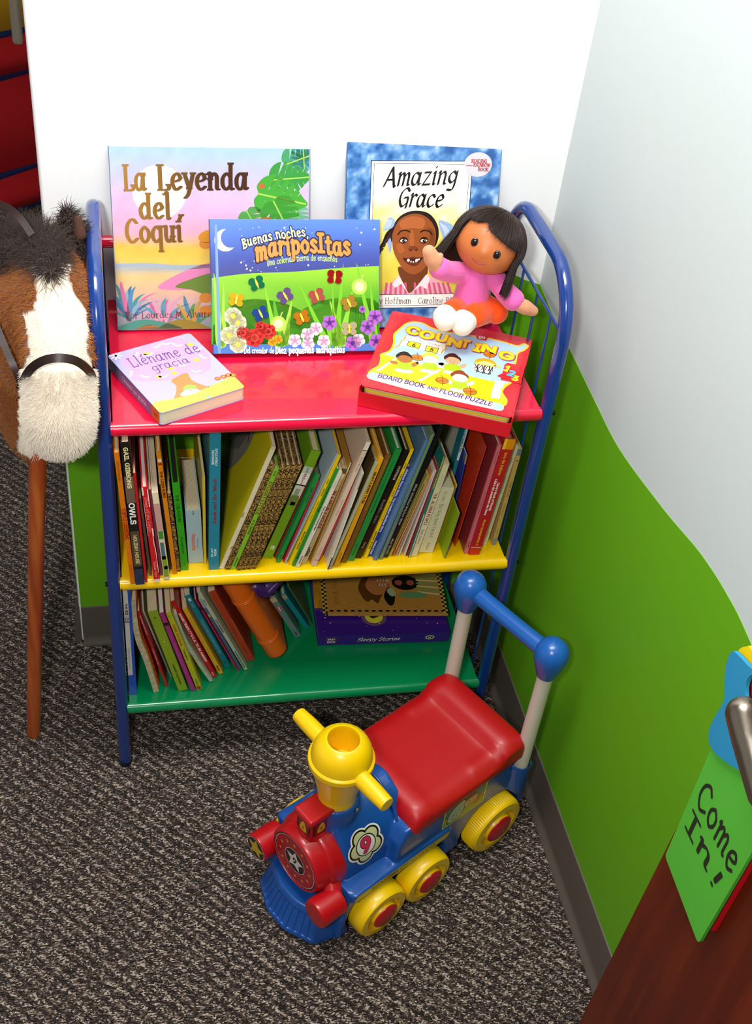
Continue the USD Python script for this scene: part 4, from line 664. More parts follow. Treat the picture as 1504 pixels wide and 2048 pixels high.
# -- butterfly book
b, M = leaning('picture_book', 'blue night-sky picture book with foil butterflies over green grass, in front at the middle', (-.5637, -.1482, shelf_z(0, -.43)), -.0032, .4727, .2576, .1985, .017, mat('4f78c8', .25, coat=.3), None, group=GP)
a = Cover(M, c1); w, h = .2576, .1985; full = sbox(.001, .001, w - .001, h - .001)
a.grid(.001, .001, w - .001, h - .001, 10, 24, lambda x, y: ramp([(0, '3f3a6c'), (.55, '47477e'), (.72, '4657ac'), (1, '5f8be0')], y / h), 0)
hill = [(580, 768), (760, 745), (1000, 735), (1250, 715), (1446, 705), (1450, 1112), (578, 1112)]
g = poly(smoothpath(a(*hill[:5]), 6).tolist() + a(*hill[5:])); v, f = trimesh.creation.triangulate_polygon(g.segmentize(.02), engine='earcut')
a.put(np.asarray(v), f, lambda x, y: ramp([(0, '3f9a22'), (.4, '4aa626'), (.62, '9ad43a')], y / h), 1)
for pts, c in (([(585, 1110), (640, 960), (760, 880), (960, 900), (1100, 980), (1200, 1110)], '3c9424'), ([(900, 1110), (1050, 930), (1250, 870), (1446, 900), (1448, 1110)], '56b02a')): a.shape(pts, c, True, 1, full)
a.shape([(572, 1112), (1452, 1108), (1452, 1186), (572, 1190)], '4f7fd0', False, 2, full); a.shape([(594, 490), (607, 490), (628, 1188), (612, 1188)], '7aa0dc', False, 8, full)
mo = a((650, 572), (704, 572)); r = math.dist(*mo); a.add(Point(mo[0]).buffer(r * 1.05).difference(Point(mo[0][0] + r * .5, mo[0][1] + r * .22).buffer(r * .92)), 'f4f4ee', 3)
rs = random.Random(8)
for i in range(46): a.dot((rs.uniform(640, 1430), rs.uniform(500, 735)), rs.choice((2, 2.5, 3, 5)), 'e8ecf8', layer=3)
def blade(x, y, tx, ty, wd, c, lay=3): a.shape([(x - wd, y), ((x + tx) / 2 - wd * .55, (y + ty) / 2 + 6), (tx, ty), ((x + tx) / 2 + wd * .55, (y + ty) / 2), (x + wd, y)], c, True, lay, full)
for q in ((625, 1110, 590, 740, 22), (640, 1110, 640, 790, 16), (935, 1110, 900, 870, 26), (950, 1110, 995, 880, 24), (920, 1110, 855, 815, 18), (1225, 1110, 1262, 690, 18), (1245, 1110, 1310, 830, 24), (1180, 1110, 1030, 790, 16), (1260, 1110, 1190, 880, 18), (1420, 1110, 1330, 690, 18), (1430, 1110, 1400, 780, 16), (960, 1110, 985, 960, 20), (1215, 1110, 1160, 960, 20), (1215, 1110, 1205, 720 + 60, 12)):
    blade(*q[:5], rs.choice(('7cc82e', '8ed438', '5fb426', 'a4dc48')))
def flower(x, y, r, c, c2, n=5, lay=5):
    for k in range(n): an = 2 * math.pi * k / n + .3; a.dot((x + r * .55 * math.cos(an), y + r * .55 * math.sin(an)), r * .5, c, layer=lay)
    a.dot((x, y), r * .3, c2, layer=lay + 1)
for x, y in ((715, 1000), (668, 1065), (716, 1112), (690, 965)): flower(x, y, 44, 'f2f2c8', 'd8d44a', 8)
for x, y, r_ in ((740, 1052, 34), (800, 1078, 46), (872, 1045, 40), (832, 1020, 28)): flower(x, y, r_, 'd8302c', 'a01820', 6); a.dot((x + 3, y), r_ * .45, 'e84a3c', layer=6)
for x, y in ((892, 1100), (925, 1085)): flower(x, y, 22, 'f0a81c', 'c8780c')
for x, y in ((1010, 1092), (1075, 1060), (1120, 1030), (1160, 1095), (1078, 1108), (1340, 1120 - 30)): flower(x, y, 34, 'f2d8ec', 'd890c0')
for x, y in ((1190, 1000), (1310, 1106), (1388, 1022), (1425, 970), (1432, 1095), (1360, 930)): flower(x, y, 38 if x != 1360 else 18, 'b06ad0', '5a2a8a')
for x, y in ((925, 1005), (1345, 812)): a.dot((x, y), 40, 'b4dc5a', layer=4); a.dot((x, y), 24, 'f0f8b0', layer=5); a.line([(x + 4, y - 20), (x + 20, y - 60)], 5, 'd8e07a', layer=5)
a.fit('Buenas noches,', (740, 615), (1080, 552), 48, '27307a', font=ROUND, sag=.35, layer=8, fat=.1); a.fit('Buenas noches,', (740, 615), (1080, 552), 48, 'e6eeaa', font=ROUND, sag=.35, layer=9)
a.fit('mariposItas', (806, 676), (1300, 650), 92, '3a2a3c', font=ROUND, sag=.3, layer=8, fat=.09); a.fit('mariposItas', (806, 676), (1300, 650), 92, 'f09a50', font=ROUND, sag=.3, layer=9, fat=.02)
a.fit('Una colorida tierra de ensueños', (868, 706), (1230, 684), 30, 'c2dc86', font=THIN, sag=.55, layer=9, fat=.04)
a.fit('Del creador de', (748, 1158), (902, 1157), 28, 'eef2fa', font=THIN, layer=12, fat=.05); a.fit('Diez pequeñas mariquitas', (910, 1158), (1268, 1154), 32, 'eef2fa', font=THIN, layer=12, fat=.08)
a.place('cover_print', b, frame((0, 0, .0001)), rough=.25, coat=.35)
for (x, y), c, an in (((812, 795), '0f7a4a', 20), ((706, 880), 'e0b81c', -10), ((960, 860), '7a5a9a', 30), ((1124, 860), 'd0605a', 20), ((1216, 762), 'b01822', -5), ((1290, 896), 'c8a03a', 25), ((832, 952), '2050a0', 25), ((1046, 972), 'e08a18', 20), ((1292, 1030), 'd8d0a0', 0)):
    q = a((x, y), (x + 40, y)); r = math.dist(*q); wing = [affinity.rotate(affinity.scale(Point(sx * r * .5, sy * r * .40).buffer(r * (.5 if sy > 0 else .44), 3), 1, .95), 0) for sx in (-1, 1) for sy in (-1, 1)]
    g = affinity.rotate(union_all(wing), an, origin=(0, 0)); bf = obj('foil_butterfly', T(ext(g.simplify(.0002), .0016), (q[0][0], q[0][1], .0005)), mat(c, rough=.25, metal=.55), b, smooth=40)
    bd = affinity.rotate(affinity.scale(Point(0, 0).buffer(r * .62), .22, 1), an, origin=(0, 0)); obj('butterfly_body', T(ext(bd, .0008), (q[0][0], q[0][1], .0021)), mat('f0d040', .4), bf, smooth=40)
# -- blue-bordered book with a girl's portrait
b, M = leaning('picture_book', 'tall blue mottled picture book with a smiling girl in plaits on its cover', (-.3524, -.079, shelf_z(0, -.25)), .0096, .285, .2448, .2975, .0095, mat('5b8bc8', .25, coat=.3), None, group=GP)
a = Cover(M, c2); w, h = .2448, .2975; full = sbox(.001, .001, w - .001, h - .001)
def blotch(x, y):
    t = meshkit.fbm(np.array([x * 75, y * 75, 2.]), 5); return ramp([(.3, '275a9c'), (.47, '4a80c0'), (.6, '6b9ed4'), (.75, 'a9c8e6')], t)
a.grid(.001, .001, w - .001, h - .001, 120, 140, blotch, 0)
x0, y1 = a((252, 216))[0]; x1 = a((850, 300))[0][0]; y0 = a((320, 1100))[0][1]
a.rect(x0 - .0012, y0 - .0012, x1 + .0012, y1 + .0012, '1c2c4a', 1); a.rect(x0, y0, x1, y1, 'f6f6f0', 2); a.rect(x0 + .0035, y0 + .003, x1 - .0035, y1 - .0035, '23304a', 3)
yb_ = a((320, 1020))[0][1]; gx0, gx1, gy0, gy1 = x0 + .0041, x1 - .0041, y0 + .0036, y1 - .0041
a.rect(gx0, gy0, gx1, gy1, 'f8f6f0', 4)
a.grid(gx0, yb_, gx1, gy1, 24, 40, lambda x, y: ramp([(0, 'd8c43a'), (.3, 'e6da58'), (.55, 'eee28c'), (.7, 'f6f3dc'), (1, 'fbfaf4')], (y - yb_) / (gy1 - yb_) + .22 * (meshkit.noise(np.array([x * 70, y * 70, 5.])) - .5)), 5)
a.rect(gx0, yb_ - .0006, gx1, yb_ + .0006, '2c2430', 6)
a.fit('Amazing', (318, 368), (770, 352), 112, '17110f', font=ITAL, shear=14, fat=.012, layer=7); a.fit('Grace', (412, 490), (682, 494), 112, '17110f', font=ITAL, shear=14, fat=.012, layer=7)
a.fit('Mary Hoffman · Caroline Binch', (222, 1076), (792, 1072), 36, '4a4438', font=BOOKF, layer=7)
el = affinity.scale(Point(a((890, 238))[0]).buffer(.0225), 1.0, .82); a.add(el, 'd3cfd6', 8); 
a.fit('READING', (850, 226), (942, 228), 20, 'b02a38', font=BOOKF, layer=9, fat=.06); a.fit('RAINBOW', (862, 248), (962, 252), 20, 'b02a38', font=BOOKF, layer=9, fat=.06); a.line([(818, 243), (858, 245)], 4, 'c83a44', False, 9); a.fit('BOOK', (890, 276), (952, 279), 21, 'b02a38', font=BOOKF, layer=9, fat=.06)
a.cr = c7; clip = sbox(gx0, yb_, gx1, gy1)
P = lambda pts, c, lay, sm=True: a.shape(pts, c, sm, lay, clip)
P([(140, 830), (120, 740), (180, 640), (240, 500), (330, 420), (360, 500), (280, 600), (200, 700), (160, 800)], '1d1512', 6)                                  # plait
for i in range(6): P([(145 + 34 * i, 760 - 62 * i), (175 + 34 * i, 720 - 62 * i), (205 + 34 * i, 725 - 62 * i), (180 + 34 * i, 770 - 62 * i)], '3a2a22', 7)
P([(1130, 640), (1200, 560), (1250, 600), (1190, 720), (1160, 800), (1140, 740)], '1d1512', 6)
P([(195, 440), (250, 320), (300, 262), (370, 300), (350, 400), (260, 450)], '9fb9dc', 8); P([(255, 600), (310, 560), (330, 660), (300, 800), (275, 720)], '9fb0dc', 6); P([(1030, 330), (1120, 320), (1260, 410), (1200, 620), (1110, 600)], '9ab8e0', 8)
for i in range(5): a.line([(1050 + 20 * i, 340 + 12 * i), (1120 + 16 * i, 480), (1150 + 12 * i, 600)], 7, 'dfe8f4', True, 9); a.line([(210 + 22 * i, 430 - 5 * i), (270 + 16 * i, 300)], 7, 'dfe8f4', True, 9)
P([(330, 640), (310, 480), (400, 300), (520, 200), (680, 160), (860, 190), (970, 290), (1030, 440), (1020, 600), (960, 700), (900, 500), (400, 500)], '2a1f1c', 7)   # hair
P([(430, 1100), (440, 1000), (640, 1060), (850, 980), (860, 1120), (800, 1230), (590, 1400), (500, 1250)], '6e3c1e', 8)                                         # neck
P([(335, 600), (345, 480), (440, 300), (600, 215), (760, 215), (900, 300), (980, 440), (985, 600), (940, 760), (880, 920), (780, 1060), (650, 1115), (520, 1060), (420, 920), (350, 760)], '9a5428', 9)
P([(450, 330), (600, 250), (760, 260), (830, 330), (780, 430), (620, 420), (480, 440)], 'b8683a', 10); P([(600, 480), (650, 470), (660, 690), (600, 690)], 'b06434', 10); P([(390, 680), (470, 650), (520, 760), (440, 800)], 'b0622f', 10)
P([(860, 420), (960, 460), (970, 620), (900, 780), (820, 900), (860, 700), (900, 560)], '7f4420', 10)
a.line([(420, 520), (460, 470), (540, 455), (600, 480)], 20, '2e1c14', True, 11); a.line([(760, 480), (820, 455), (900, 475), (930, 520)], 20, '2e1c14', True, 11)
for x in (505, 812):
    P([(x - 70, 610), (x - 30, 560), (x + 30, 558), (x + 65, 600), (x + 20, 650), (x - 40, 645)], '3a2016', 11); P([(x - 55, 612), (x - 15, 585), (x + 50, 605), (x + 10, 635), (x - 30, 632)], 'efe6da', 12); a.dot((x + 2, 612), 25, '2a1710', layer=13); a.dot((x + 10, 604), 6, 'e8dcd0', layer=14)
P([(570, 740), (600, 700), (650, 690), (700, 705), (730, 745), (690, 765), (650, 750), (610, 770)], '7a4020', 11); a.dot((610, 752), 13, '3a1c10', layer=12); a.dot((695, 750), 13, '3a1c10', layer=12)
P([(490, 870), (570, 870), (640, 850), (720, 865), (800, 860), (760, 930), (700, 985), (610, 985), (540, 940)], '6a3018', 11); P([(505, 880), (650, 880), (790, 868), (740, 925), (650, 940), (560, 925)], '3a1410', 12)
for x, y, rr in ((575, 905, 22), (700, 905, 22), (615, 925, 12), (650, 930, 12), (690, 925, 12), (735, 890, 14)): a.dot((x, y), rr, 'f2eadd', layer=13)
P([(150, 1415), (260, 1290), (440, 1130), (500, 1260), (580, 1400), (640, 1380), (840, 1120), (1000, 1200), (1180, 1300), (1240, 1415)], 'e2a6b4', 9, False)
for i in range(14):
    x = 210 + 76 * i; t_ = (x - 580) / 400
    if abs(x - 580) > 60: P([(x, 1415), (x + 38, 1415), (x + 30 - 60 * t_ * .5, 1240), (x - 5 - 60 * t_ * .5, 1240)], 'd0587e', 10, False)
P([(430, 1130), (330, 1270), (380, 1320), (470, 1260), (570, 1400), (500, 1250)], 'f2dfe2', 11, False); P([(860, 1110), (640, 1370), (590, 1412), (760, 1290), (850, 1340), (900, 1180)], 'f2dfe2', 11, False)
a.place('cover_print', b, frame((0, 0, .0001)), rough=.3, coat=.25)
# -- small board book lying at the left
u25 = math.radians(25); ul, vl = np.array([math.cos(u25), math.sin(u25), 0]), np.array([-math.sin(u25), math.cos(u25), 0])
tb = .021; cn = np.array([-.6233, -.2150, shelf_z(0, -.62) + .0004]); wb_, hb_ = .137, .164
b = thing('board_book', 'small lilac board book with a pink tree on its cover, lying flat at the left', 'book', frame(cn, ul, vl, (0, 0, 1)))
LIL = mat('b3a8dc', .35, coat=.25)
pl = lambda z0, z1, c, n, i=0: obj(n, T(ext(sbox(-wb_ / 2 + i, -hb_ / 2 + i, wb_ / 2 - i, hb_ / 2 - i).buffer(-.006).buffer(.006, 6), z1 - z0), (0, 0, z0)), c, b, smooth=30)
pl(0, .0016, LIL, 'cover'); pl(tb - .0018, tb, LIL, 'cover')
obj('spine', bx(-wb_ / 2, -wb_ / 2 + .0018, -hb_ / 2 + .004, hb_ / 2 - .004, .0002, tb - .0002), LIL, b, smooth=False)
for k in range(6): pl(.0018 + k * .0029, .0018 + k * .0029 + .0027, mat('e6d9bb' if k else 'dccba6', .7), 'board_page', .0006)
M = frame(cn + np.array([-wb_ / 2 * ul[0] + hb_ / 2 * ul[1] * 0, 0, 0]), ul, vl, (0, 0, 1)); M[:3, 3] = cn - ul * wb_ / 2 - vl * hb_ / 2 + np.array([0, 0, tb])
a = Cover(M, c1); full = sbox(0, 0, wb_, hb_).buffer(-.006).buffer(.0058, 6)
a.add(full, 'b7b2e6', 0)
a.shape([(380, 1395), (395, 1330), (370, 1300), (420, 1262), (455, 1262), (480, 1300), (560, 1330), (640, 1340), (560, 1400), (470, 1420), (300, 1460)], 'e08a4a', True, 1, full)
a.shape([(270, 1420), (420, 1385), (600, 1320), (700, 1275), (790, 1340), (310, 1500)], 'f0cf52', True, 2, full); a.shape([(560, 1330), (690, 1282), (740, 1310), (640, 1345)], 'a9c48a', True, 1, full)
a.shape([(120, 1190), (180, 1145), (300, 1085), (420, 1085), (470, 1110), (540, 1140), (575, 1190), (570, 1240), (520, 1265), (440, 1262), (380, 1290), (300, 1300), (200, 1300), (150, 1270), (160, 1235), (120, 1215)], 'f0a4d2', True, 3, full)
for x, y, an in ((295, 1120, 40), (345, 1105, 10), (400, 1112, -20), (185, 1165, 60), (160, 1265, 80), (235, 1275, -10), (430, 1215, 20), (500, 1248, 0), (535, 1175, -40), (330, 1275, 20), (500, 1135, 10), (250, 1160, 20)):
    d_ = (22 * math.cos(math.radians(an)), 12 * math.sin(math.radians(an))); a.line([(x - d_[0], y + d_[1]), (x, y + 8), (x + d_[0], y - d_[1])], 13, 'faf0f6', True, 4, full)
for x, y in ((240, 1160), (470, 1112), (500, 1192), (365, 1238), (305, 1280), (385, 1262)): a.dot((x, y), 14, 'c2d040', 1.2, layer=4)
a.fit('Lléname de', (168, 1232), (522, 1148), 48, '5a4496', font=THIN, layer=5, fat=.015); a.fit('gracia', (282, 1252), (470, 1206), 36, '5a4496', font=THIN, layer=5, fat=.015)
for x, y in ((610, 1290), (640, 1280), (665, 1272), (690, 1272)): flower_c = 'd8643a'; a.dot((x, y), 17, flower_c, layer=5); a.dot((x, y), 6, 'f0c04a', layer=6)
a.shape([(430, 1345), (450, 1325), (490, 1325), (500, 1345), (460, 1350)], '9ac44a', True, 5, full); a.shape([(415, 1375), (450, 1345), (500, 1345), (520, 1355), (480, 1370), (440, 1380)], 'f4f0e4', True, 6, full); a.dot((470, 1350), 7, 'd8a05a', layer=7)
for k in range(8): an = k * math.pi / 4; a.line([(82, 1172), (82 + 30 * math.cos(an), 1172 + 20 * math.sin(an))], 9, 'f4f2fa', False, 5, full)
a.dot((560, 1385), 9, '7ac4d8', layer=5)
Mi = np.linalg.inv(b.GetAttribute('xformOp:transform').Get() and np.array(b.GetAttribute('xformOp:transform').Get()).T)
a.place('cover_print', b, Mi @ M @ frame((0, 0, .0001)), rough=.3, coat=.25)
a = Art(); L_ = hb_ - .008; a.rect(0, 0, L_, tb - .001, '7a74a4', 0); a.rect(L_ * .86, 0, L_, tb - .001, 'd8742a', 1); a.rect(0, 0, L_ * .2, tb - .001, '66668f', 1)
a.text('Lléname de gracia', L_ * .52, .010, .0068, 'e9e6f4', font=THIN, fat=.0002); a.text('Parker', L_ * .13, .010, .005, '9a94c0', font=THIN); a.text('tab', L_ * .93, .010, .006, '5a2a10', bold=False)
a.place('spine_print', b, frame((-wb_ / 2 - .0002, hb_ / 2 - .004, .0005), (0, -1, 0), (0, 0, 1), (-1, 0, 0)))
# -- boxed counting set
uc = math.radians(-24.0); ux_, vy_ = np.array([math.cos(uc), math.sin(uc), 0]), np.array([-math.sin(uc), math.cos(uc), 0]); S = .2235; cc = (np.array([-.2636, -.0859]) + np.array([-.0654, -.1795]) + np.array([-.1641, -.3728]) + np.array([-.3695, -.2815])) / 4
zb = max(shelf_z(0, x) for x in (-.35, -.1)) + .0004; HB = .0355
bxm = frame((cc[0], cc[1], zb), ux_, vy_, (0, 0, 1)); b = thing('puzzle_box', 'red boxed counting board book and floor puzzle lying at the right under the doll', 'box', bxm); RED = mat('d01424', .3, coat=.3); hs = S / 2
tray = tm(mf(bx(-hs, hs, -hs, hs, 0, .024)) - mf(bx(-hs + .0015, hs - .0015, -hs + .0015, hs - .0015, .0015, .05)))
obj('tray', tray, RED, b, smooth=False, label='red cardboard tray'); obj('hinge_flap', cat(bx(-hs - .0016, -hs, -hs, hs, 0, HB - .001), bx(hs, hs + .0016, -hs, hs, 0, HB - .001)), RED, b, smooth=False)
for k in range(3): obj('board_page', T(ext(sbox(-hs + .004, -hs + .002, hs - .003, hs - .004).buffer(-.008).buffer(.008, 5), .0036), (0, 0, .0225 + k * .0039)), mat(('b9a878', 'e0c21c', 'c9c0a0')[k], .5), b, smooth=30)
lid = sbox(-hs, -hs, hs, hs).buffer(-.006).buffer(.006, 6); obj('lid', T(ext(lid, .0015), (0, 0, HB - .0015)), RED, b, smooth=30)
obj('closing_tab', cat(T(ext(poly([(hs - .036, -.014), (hs - .03, -.008 + .002), (hs - .03, .02), (hs - .026, .026), (hs + .002, .026), (hs + .002, -.022), (hs - .03, -.022), (hs - .03, -.016)]), .0012), (0, 0, HB + .0008)), bx(hs + .0008, hs + .0022, -.022, .026, HB - .016, HB + .002)), RED, b, smooth=False, label='red closing tab with 1 2 3')
M = bxm.copy(); M[:3, 3] = bxm[:3, 3] + np.array([0, 0, HB]); a = Cover(M, c8); full = affinity.scale(lid, .985, .985)
a.add(full, 'd8202e', 0)
edge = [(470, 12), (560, 20), (640, 60), (760, 90), (900, 110), (1080, 140), (1200, 170), (1290, 195), (1340, 180), (1380, 200), (1350, 235), (1300, 260), (1285, 320), (1270, 380), (1262, 470), (1200, 520), (1180, 560), (1215, 620), (1190, 665), (1090, 680), (800, 610), (500, 540), (200, 455), (140, 430), (150, 390), (215, 350), (232, 300), (235, 262), (300, 235), (330, 180), (335, 110), (385, 60), (420, 30)]
a.shape(edge, 'f0cc1c', True, 1); g = poly(smoothpath(a(*edge), 6, True)); g2 = g.buffer(-.0035); a.add(g2, 'a9cdea', 2)
a.shape([(120, 420), (240, 262), (360, 290), (480, 320), (700, 370), (880, 425), (1130, 480), (1290, 500), (1260, 700), (600, 600)], 'efdc10', False, 3, g2)
a.shape([(200, 390), (345, 292), (362, 300), (220, 398)], 'f4f2e2', False, 4, g2); a.shape([(520, 465), (690, 378), (706, 386), (545, 474)], 'f4f2e2', False, 4, g2)
a.shape([(1120, 470), (1195, 480), (1150, 610), (1080, 598)], 'f4f6f2', False, 4, g2)
a.shape([(200, 408), (650, 525), (1130, 640), (1110, 692), (640, 590), (170, 462)], 'f6f2e6', False, 5)
a.shape([(130, 425), (165, 405), (190, 405), (205, 430), (180, 462), (140, 450)], 'a9cdea', True, 6); a.shape([(1105, 690), (1115, 655), (1150, 640), (1185, 670), (1170, 700)], 'a9dce6', True, 6)
a.fit('BOARD BOOK', (212, 444), (568, 528), 34, '5a2a7a', layer=7, bold=False, fat=.03); a.fit('AND', (592, 532), (668, 549), 24, '5a2a7a', layer=7, bold=False, fat=.03); a.fit('FLOOR PUZZLE', (686, 560), (1088, 668), 34, '5a2a7a', layer=7, bold=False, fat=.03)
L = 'COUNTING'; ps = [(425, 98), (525, 130), (655, 155), (745, 190), (850, 205), (945, 235), (1005, 240), (1140, 290)]; ws = [100, 112, 82, 105, 60, 55, 112, 115]
for ch, (x, y), wd in zip(L, ps, ws):
    a.fit(ch, (x + 6, y + 6), (x + wd + 4, y + 6 + wd * .22), 56, '7a3a8a', layer=7, fat=.09); a.fit(ch, (x, y), (x + wd, y + wd * .22), 56, 'e88a1c', layer=8, fat=.07); a.fit(ch, (x, y), (x + wd, y + wd * .22), 56, 'f4e11c', layer=9, fat=.01)
a.shape([(1062, 108), (1078, 108), (1050, 162), (985, 150), (968, 128)], 'c81c2c', False, 7); a.fit('go', (990, 138), (1040, 148), 20, 'f0dcd8', layer=8)
a.shape([(420, 118), (755, 190), (715, 270), (370, 190)], 'f7f7ee', False, 6); a.line([(430, 122), (415, 150), (395, 165), (375, 200), (345, 215)], 9, 'e0a41c', True, 7); a.line([(740, 196), (735, 225), (715, 240), (705, 262)], 9, 'e0a41c', True, 7)
a.fit('Visitors', (446, 146), (568, 172), 17, '5a4a3a', font=THIN, layer=7); a.fit('Home', (600, 186), (690, 208), 17, '5a4a3a', font=THIN, layer=7)
for x, y, n in ((490, 195, '6'), (628, 232, '5')): a.shape([(x - 38, y - 34), (x + 58, y - 12), (x + 42, y + 30), (x - 54, y + 6)], '3a2a10', False, 7); a.shape([(x - 34, y - 30), (x + 53, y - 10), (x + 39, y + 26), (x - 49, y + 4)], 'f0d81c', False, 8); a.fit(n, (x - 14, y + 10), (x + 12, y + 15), 24, '23180a', layer=9)
def ballb(x, y, r): a.dot((x, y), r, '3a1c08', 1.15, layer=8); a.dot((x, y), r * .92, 'e07a1c', 1.15, layer=9); a.line([(x - r, y), (x, y + 4), (x + r, y + 3)], 4, '3a1c08', True, 10); a.line([(x - 4, y - r * .9), (x + 6, y), (x, y + r * .9)], 4, '3a1c08', True, 10)
def kid(x, y, skin, hair, s=1.0, hairtop=True):
    a.shape([(x - 62 * s, y + 42 * s), (x - 30 * s, y + 20 * s), (x + 40 * s, y + 30 * s), (x + 62 * s, y + 72 * s), (x + 20 * s, y + 82 * s), (x - 55 * s, y + 66 * s)], 'a9c81c', True, 7); a.shape([(x - 110 * s, y + 10 * s), (x - 60 * s, y + 18 * s), (x - 45 * s, y + 40 * s), (x - 100 * s, y + 30 * s)], skin, True, 6); a.shape([(x + 50 * s, y + 36 * s), (x + 100 * s, y + 20 * s), (x + 105 * s, y + 40 * s), (x + 60 * s, y + 60 * s)], skin, True, 6)
    a.shape([(x - 60 * s, y + 70 * s), (x + 55 * s, y + 84 * s), (x + 45 * s, y + 108 * s), (x - 62 * s, y + 92 * s)], 'f6f4ea', True, 6)
    a.dot((x, y - 18 * s), 56 * s, hair, 1.18, layer=8); a.dot((x + 2, y - 2 * s), 50 * s, skin, 1.15, layer=9); a.shape([(x - 58 * s, y - 14 * s), (x - 40 * s, y - 52 * s), (x + 20 * s, y - 56 * s), (x + 60 * s, y - 12 * s), (x + 20 * s, y - 30 * s), (x - 20 * s, y - 34 * s)], hair, True, 10)
    for dx in (-14, 14): a.dot((x + dx * s, y + 2 * s), 3.5, '23150c', layer=10)
    a.line([(x - 10 * s, y + 16 * s), (x, y + 20 * s), (x + 12 * s, y + 18 * s)], 3, '7a3a20', True, 10)
kid(420, 305, 'b06a34', '1c1210'); kid(615, 308, 'f6ead6', 'e6cf3a'); kid(790, 318, 'e2a680', '3a1c1c'); kid(845, 452, 'f4e6d6', '8a3c1c', 1.05)
for q in ((520, 292, 42), (710, 468, 44), (925, 552, 46), (1075, 268, 40)): ballb(*q)
a.shape([(955, 330), (1120, 362), (1080, 420), (985, 400), (945, 385)], 'f4f4ee', False, 7)
for i in range(6): a.line([(960 + 28 * i, 335 + 6 * i), (975 + 22 * i + (-1) ** i * 20, 402 + 4 * i)], 7, '17171a', False, 8); a.line([(955 + 28 * i, 375 + 5 * i), (1000 + 20 * i, 345 + 4 * i)], 6, '17171a', False, 8)
a.line([(960, 385), (1000, 402), (1080, 420)], 8, '17171a', True, 8); a.dot((1045, 340), 76, 'd8a41c', 1.1, layer=6); 
rim = a((975, 325), (1050, 318), (1120, 345), (1110, 362), (1030, 350), (970, 338)); a.add(poly(smoothpath(rim, 6, True)), 'f0d02a', 9); a.add(poly(smoothpath(rim, 6, True)).buffer(-.0022), 'c8d8a0', 10); a.line([(1115, 355), (1160, 368)], 14, 'f0d02a', False, 9)
a.place('lid_print', b, frame((0, 0, HB + .0001)), rough=.3, coat=.25)
a2_ = Cover(M, c8); a2_.fit('1', (1182, 395), (1222, 408), 40, 'f0d41c', layer=1, fat=.05); a2_.fit('2', (1208, 432), (1262, 446), 40, '5ab0e0', layer=1, fat=.05); a2_.fit('3', (1240, 468), (1290, 480), 36, 'f0d41c', layer=1, fat=.05)
a2_.place('tab_print', b, frame((0, 0, HB + .0021)), rough=.3)

# ---------------------------------------------------------------- soft doll sitting on the puzzle box (a plain rag doll)
def curves(name, strands, width, material, parent, taper=.25):
    n = len(strands); k = strands.shape[1]; c = UsdGeom.BasisCurves.Define(stage, numbered(path(parent), name)); c.CreateTypeAttr('linear')
    c.CreateCurveVertexCountsAttr(Vt.IntArray.FromNumpy(np.full(n, k, np.int32))); c.CreatePointsAttr(Vt.Vec3fArray.FromNumpy(strands.reshape(-1, 3).astype(np.float32)))
    c.CreateWidthsAttr(Vt.FloatArray.FromNumpy(np.tile(np.linspace(width, width * taper, k), n).astype(np.float32))); c.SetWidthsInterpolation('vertex')
    UsdShade.MaterialBindingAPI.Apply(c.GetPrim()).Bind(material); data(c.GetPrim(), kind='stuff'); return c.GetPrim()
nz = lambda v: np.asarray(v, float) / np.linalg.norm(v)
dp = lambda u, v, y: at(u, v, 1, y)
base = dp(945, 640, -.15); D0 = np.array([base[0], base[1], zb + HB + .0018]); ToD = lambda p: np.asarray(p) - D0
doll = thing('rag_doll', 'soft rag doll with dark bobbed hair, pink top and orange trousers sitting on the box', 'doll', frame(D0))
pelvis, belly, chest, neck = (ToD(dp(*q)) for q in ((938, 612, -.150), (943, 590, -.150), (950, 556, -.150), (962, 535, -.145)))
pelvis[2] = max(pelvis[2], .021)
shR, elR, hR, tipR = (ToD(dp(*q)) for q in ((918, 545, -.152), (893, 543, -.168), (872, 533, -.178), (858, 503, -.178)))
shL, elL, hL, tipL = (ToD(dp(*q)) for q in ((988, 555, -.155), (1012, 585, -.175), (1034, 607, -.19), (1066, 622, -.192)))
ftR, ftL = ToD(dp(890, 640, -.205)), ToD(dp(925, 650, -.208)); ftR[2] = max(ftR[2], .0185); ftL[2] = max(ftL[2], .0185)
hipR, hipL = pelvis + [-.018, -.006, 0], pelvis + [.024, -.010, -.002]
CLOTHm = lambda c: mat(c, rough=.85, spec=.15, sheen=.3, bump=(900, .15, .0006))
SKIN, FACE = CLOTHm('dc9a74'), mat('c8713c', rough=.42, spec=.4, sss=.1)
obj('body', hulls([[(pelvis, .02), (belly, .021), (chest, .019), (neck, .014)], [(shR, .011), (elR, .0105), (hR, .0105), ((hR + tipR) / 2, .0125), (tipR, .0095)], [(hR * .6 + tipR * .4 + [.006, -.004, 0], .007), (hR * .4 + tipR * .6 + [.011, -.003, .004], .005)], [(shL, .011), (elL, .0105), (hL, .0105), ((hL + tipL) / 2, .0115), (tipL, .008)], [(chest, .014), (shR, .011)], [(chest, .014), (shL, .011)], [(pelvis, .018), (hipR, .014), ((hipR + ftR) / 2, .013), (ftR, .014)], [(pelvis, .018), (hipL, .014), ((hipL + ftL) / 2, .013), (ftL, .014)]], .004, 8), SKIN, doll, smooth=60)
